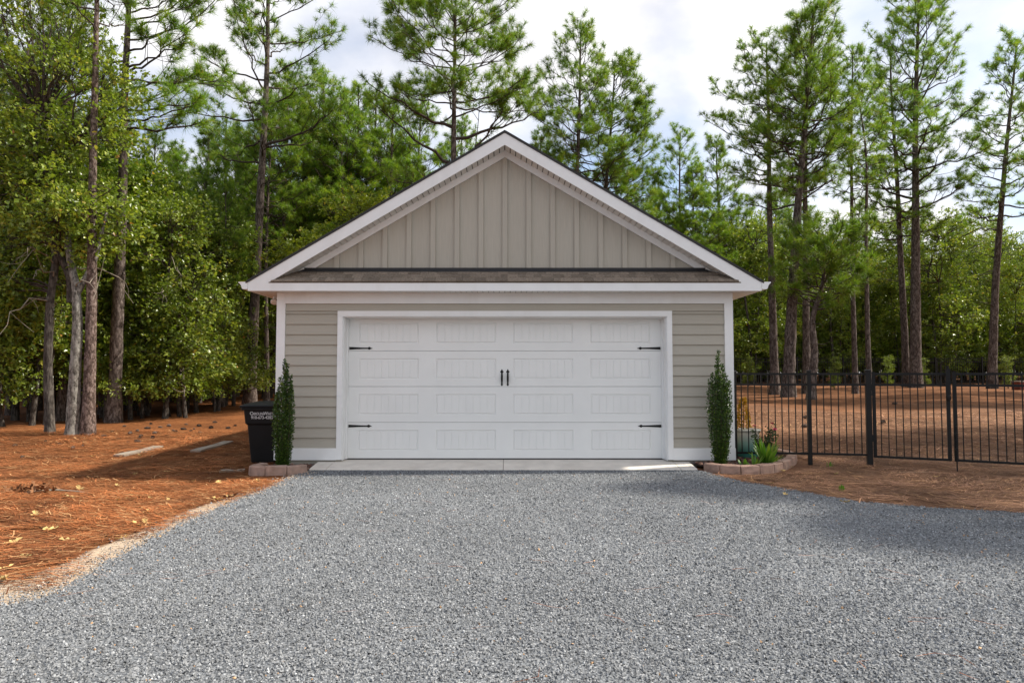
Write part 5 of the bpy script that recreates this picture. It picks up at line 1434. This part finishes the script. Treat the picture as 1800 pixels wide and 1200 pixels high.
# beyond the right edge of the picture: these throw the shade on the brown straw
for k, (x_, y_, h_) in enumerate(((13.3, 10.9, 13.5), (13.6, 8.2, 12.5), (14.3, 13.2, 14.5), (17.0, 15.2, 14.0), (21.5, 24.5, 14.5), (25.5, 27.5, 15), (24.0, 23.0, 14))):
    copy_tree(protos[k % 3], x_, y_, h_ / 14.2, k * 1.7, 'tall pine in the side yard beyond the gate', 'pines in the side yard beyond the gate')
OB, OL, OR = 'oaks in the understory behind the garage', 'oaks in the understory left of the garage', 'oaks in the understory beyond the back fence'
MB_, ML, MR = 'leafy understory oak behind the garage roof', 'leafy understory oak in the woods left of the garage', 'leafy understory oak in the woods beyond the back fence'
def gen_oak(px, D, seed, h_, w_, n_, low, label, group, mat='oak'):
    x = PX(px, D)
    rr = np.random.default_rng(seed)
    tk = [([(0, 0, 0), (rr.normal(0, .15), rr.normal(0, .15), h_ * 0.3), (rr.normal(0, .3), rr.normal(0, .3), h_ * 0.6), (rr.normal(0, .4), rr.normal(0, .4), h_ * 0.88)], 0.09, 0.025)]
    tk.append(([(0.3, 0.2, 0), (0.4, 0.3, h_ * 0.25), (rr.normal(0.7, .2), 0.3, h_ * 0.55)], 0.05, 0.02))
    bl = [(rr.normal(0, w_ * .35), rr.normal(0, w_ * .35), h_ * f, w_ * rr.uniform(.6, .95), w_ * rr.uniform(.6, .95), h_ * 0.13, 1) for f in np.linspace(low, 0.9, 6)]
    return oak(label, group, x, D, tk, bl, n_, seed, bare=0, leafmat=mat, ros=15, L=0.118, K=8)
oprotos = [gen_oak(1320, 37, 91, 8.6, 1.9, 105, 0.18, MR, OR), gen_oak(1470, 38, 92, 9.4, 2.0, 115, 0.18, MR, OR),
           gen_oak(30, 18.5, 93, 7.4, 1.7, 115, 0.34, ML, OL), gen_oak(380, 24, 94, 7.0, 1.7, 110, 0.32, ML, OL)]
wr = np.random.default_rng(5)
def scatter(pxr, Dr, n, kinds, label, group, hs, mind, taken):
    k = 0; tries = 0
    while k < n and tries < n * 40:
        tries += 1
        D = math.sqrt(wr.uniform(Dr[0] ** 2, Dr[1] ** 2)); px = wr.uniform(*pxr); x = PX(px, D)
        if any((x - a) ** 2 + (D - b) ** 2 < mind ** 2 for a, b in taken): continue
        taken.append((x, D)); pr = kinds[wr.integers(len(kinds))]
        copy_tree(pr, x, D, wr.uniform(*hs), wr.uniform(0, 6.28), label, group, wr.uniform(0.92, 1.06)); k += 1
tk = [(PX(440, 25), 25), (PX(203, 18), 18), (PX(158, 15), 15), (PX(560, 31), 31), (PX(655, 33), 33), (PX(395, 33), 33), (PX(300, 35), 35)]
for (px, D, s_) in ((300, 31, .80), (365, 30, .86), (415, 31, .95)):
    tk.append((PX(px, D), D)); copy_tree(protos[2 + wr.integers(3)], PX(px, D), D, s_, wr.uniform(0, 6.28), LL_, GL, 1.0)
for (px, D, s_) in ((498, 29, .98), (530, 30.5, 1.0), (598, 29.5, .98), (632, 31.5, .98), (690, 30, .95), (735, 32, .95), (850, 33, .88), (905, 35, .88), (955, 33, .9), (1092, 32, .84), (1110, 36, .8), (1150, 36, .82)):
    tk.append((PX(px, D), D)); copy_tree(protos[wr.integers(5)], PX(px, D), D, s_, wr.uniform(0, 6.28), LB, GB, 1.0)
for (px, D) in ((20, 20), (70, 22), (112, 18.5), (182, 20.5), (228, 23), (262, 21.5), (318, 24), (352, 26), (392, 23.5), (470, 27), (-30, 18)):
    tk.append((PX(px, D), D)); copy_tree(protos[wr.integers(3)], PX(px, D), D, wr.uniform(0.42, 0.56) if 200 < px < 460 else wr.uniform(0.62, 0.8), wr.uniform(0, 6.28), LL_, GL, 1.15)
scatter((250, 470), (34, 58), 12, protos[2:5], LL_, GL, (0.85, 1.0), 2.2, tk)
scatter((-80, 250), (24, 55), 12, protos, LL_, GL, (0.85, 1.05), 2.4, tk)
scatter((470, 760), (30, 60), 28, protos, LB, GB, (0.86, 1.0), 2.0, tk)
scatter((760, 1230), (34, 62), 20, protos[1:], LB, GB, (0.80, 0.95), 2.2, tk)
scatter((1230, 1860), (42, 75), 26, protos[1:], LR, GR, (0.82, 1.0), 2.8, tk)
to = []
for (px, D, s) in ((-40, 16.2, 1.0), (30, 20, 1.0), (95, 19, 0.95), (160, 21, 1.05), (235, 22, 1.0), (330, 23, 0.9), (410, 28, 1.0), (60, 24, 1.2), (200, 27, 1.2), (300, 27, 1.1), (465, 30, 1.1), (380, 32, 1.2), (140, 30, 1.2), (260, 34, 1.2), (20, 30, 1.2), (-60, 22, 1.2), (182, 19.5, 0.7), (60, 17.2, 0.8)):
    x = PX(px, D); to.append((x, D))
    copy_tree(oprotos[wr.integers(4)] if px < 0 else oprotos[2 + wr.integers(2)], x, D, s * wr.uniform(0.9, 1.1), wr.uniform(0, 6.28), ML, OL, wr.uniform(0.9, 1.1))
scatter((-120, 480), (34, 60), 26, oprotos, ML, OL, (0.85, 1.15), 2.0, to)
scatter((480, 1230), (30, 60), 26, oprotos, MB_, OB, (0.75, 0.98), 2.2, to)
scatter((1200, 1900), (37, 48), 34, oprotos[:2], MR, OR, (0.8, 1.08), 1.7, to)
scatter((1150, 1950), (48, 60), 36, oprotos, MR, OR, (0.9, 1.25), 1.6, to)
scatter((1200, 1900), (60, 85), 44, oprotos, MR, OR, (0.9, 1.25), 2.0, to)
lowk = [gen_oak(205, 27, 97, 3.4, 1.3, 55, 0.34, 'low scrub oak in the shade under the woods left of the garage', 'scrub oaks under the woods left of the garage'),
        gen_oak(1690, 43, 98, 3.4, 1.5, 60, 0.22, 'low scrub oak in the shade under the woods beyond the back fence', 'scrub oaks under the woods beyond the back fence')]
lo = []
for (px, D, s_) in ((8, 17, .8), (62, 18.5, .85), (188, 18.6, .7), (232, 19.0, .75), (262, 20.5, .8), (318, 20.2, .75), (348, 21.5, .85), (385, 22, .75), (412, 24, .8), (110, 20, .9), (-40, 18, 1.0), (150, 22, .9)):
    lo.append((PX(px, D), D)); copy_tree(lowk[0], PX(px, D), D, s_, wr.uniform(0, 6.28), 'low leafy scrub oak at the edge of the straw clearing left of the garage', 'scrub oaks at the edge of the clearing', 1.05)
scatter((-60, 480), (25, 42), 22, lowk, 'low scrub oak in the shade under the woods left of the garage', 'scrub oaks under the woods left of the garage', (0.7, 1.1), 1.5, lo)
scatter((-120, 500), (45, 70), 26, lowk, 'low scrub oak in the shade under the woods left of the garage', 'scrub oaks under the woods left of the garage', (1.0, 1.5), 1.8, lo)
scatter((1230, 1900), (39, 55), 30, lowk, 'low scrub oak in the shade under the woods beyond the back fence', 'scrub oaks under the woods beyond the back fence', (0.8, 1.3), 1.6, lo)
# low saplings at the back fence
for k, (px, D) in enumerate(((1465, 30), (1560, 33.5), (1625, 33.5), (1770, 31), (1315, 33))):
    x = PX(px, D)
    copy_tree(oprotos[k % 2], x, D, 0.16, k * 1.3, 'low green sapling at the edge of the yard before the woods', 'saplings at the back of the yard', 1.0)
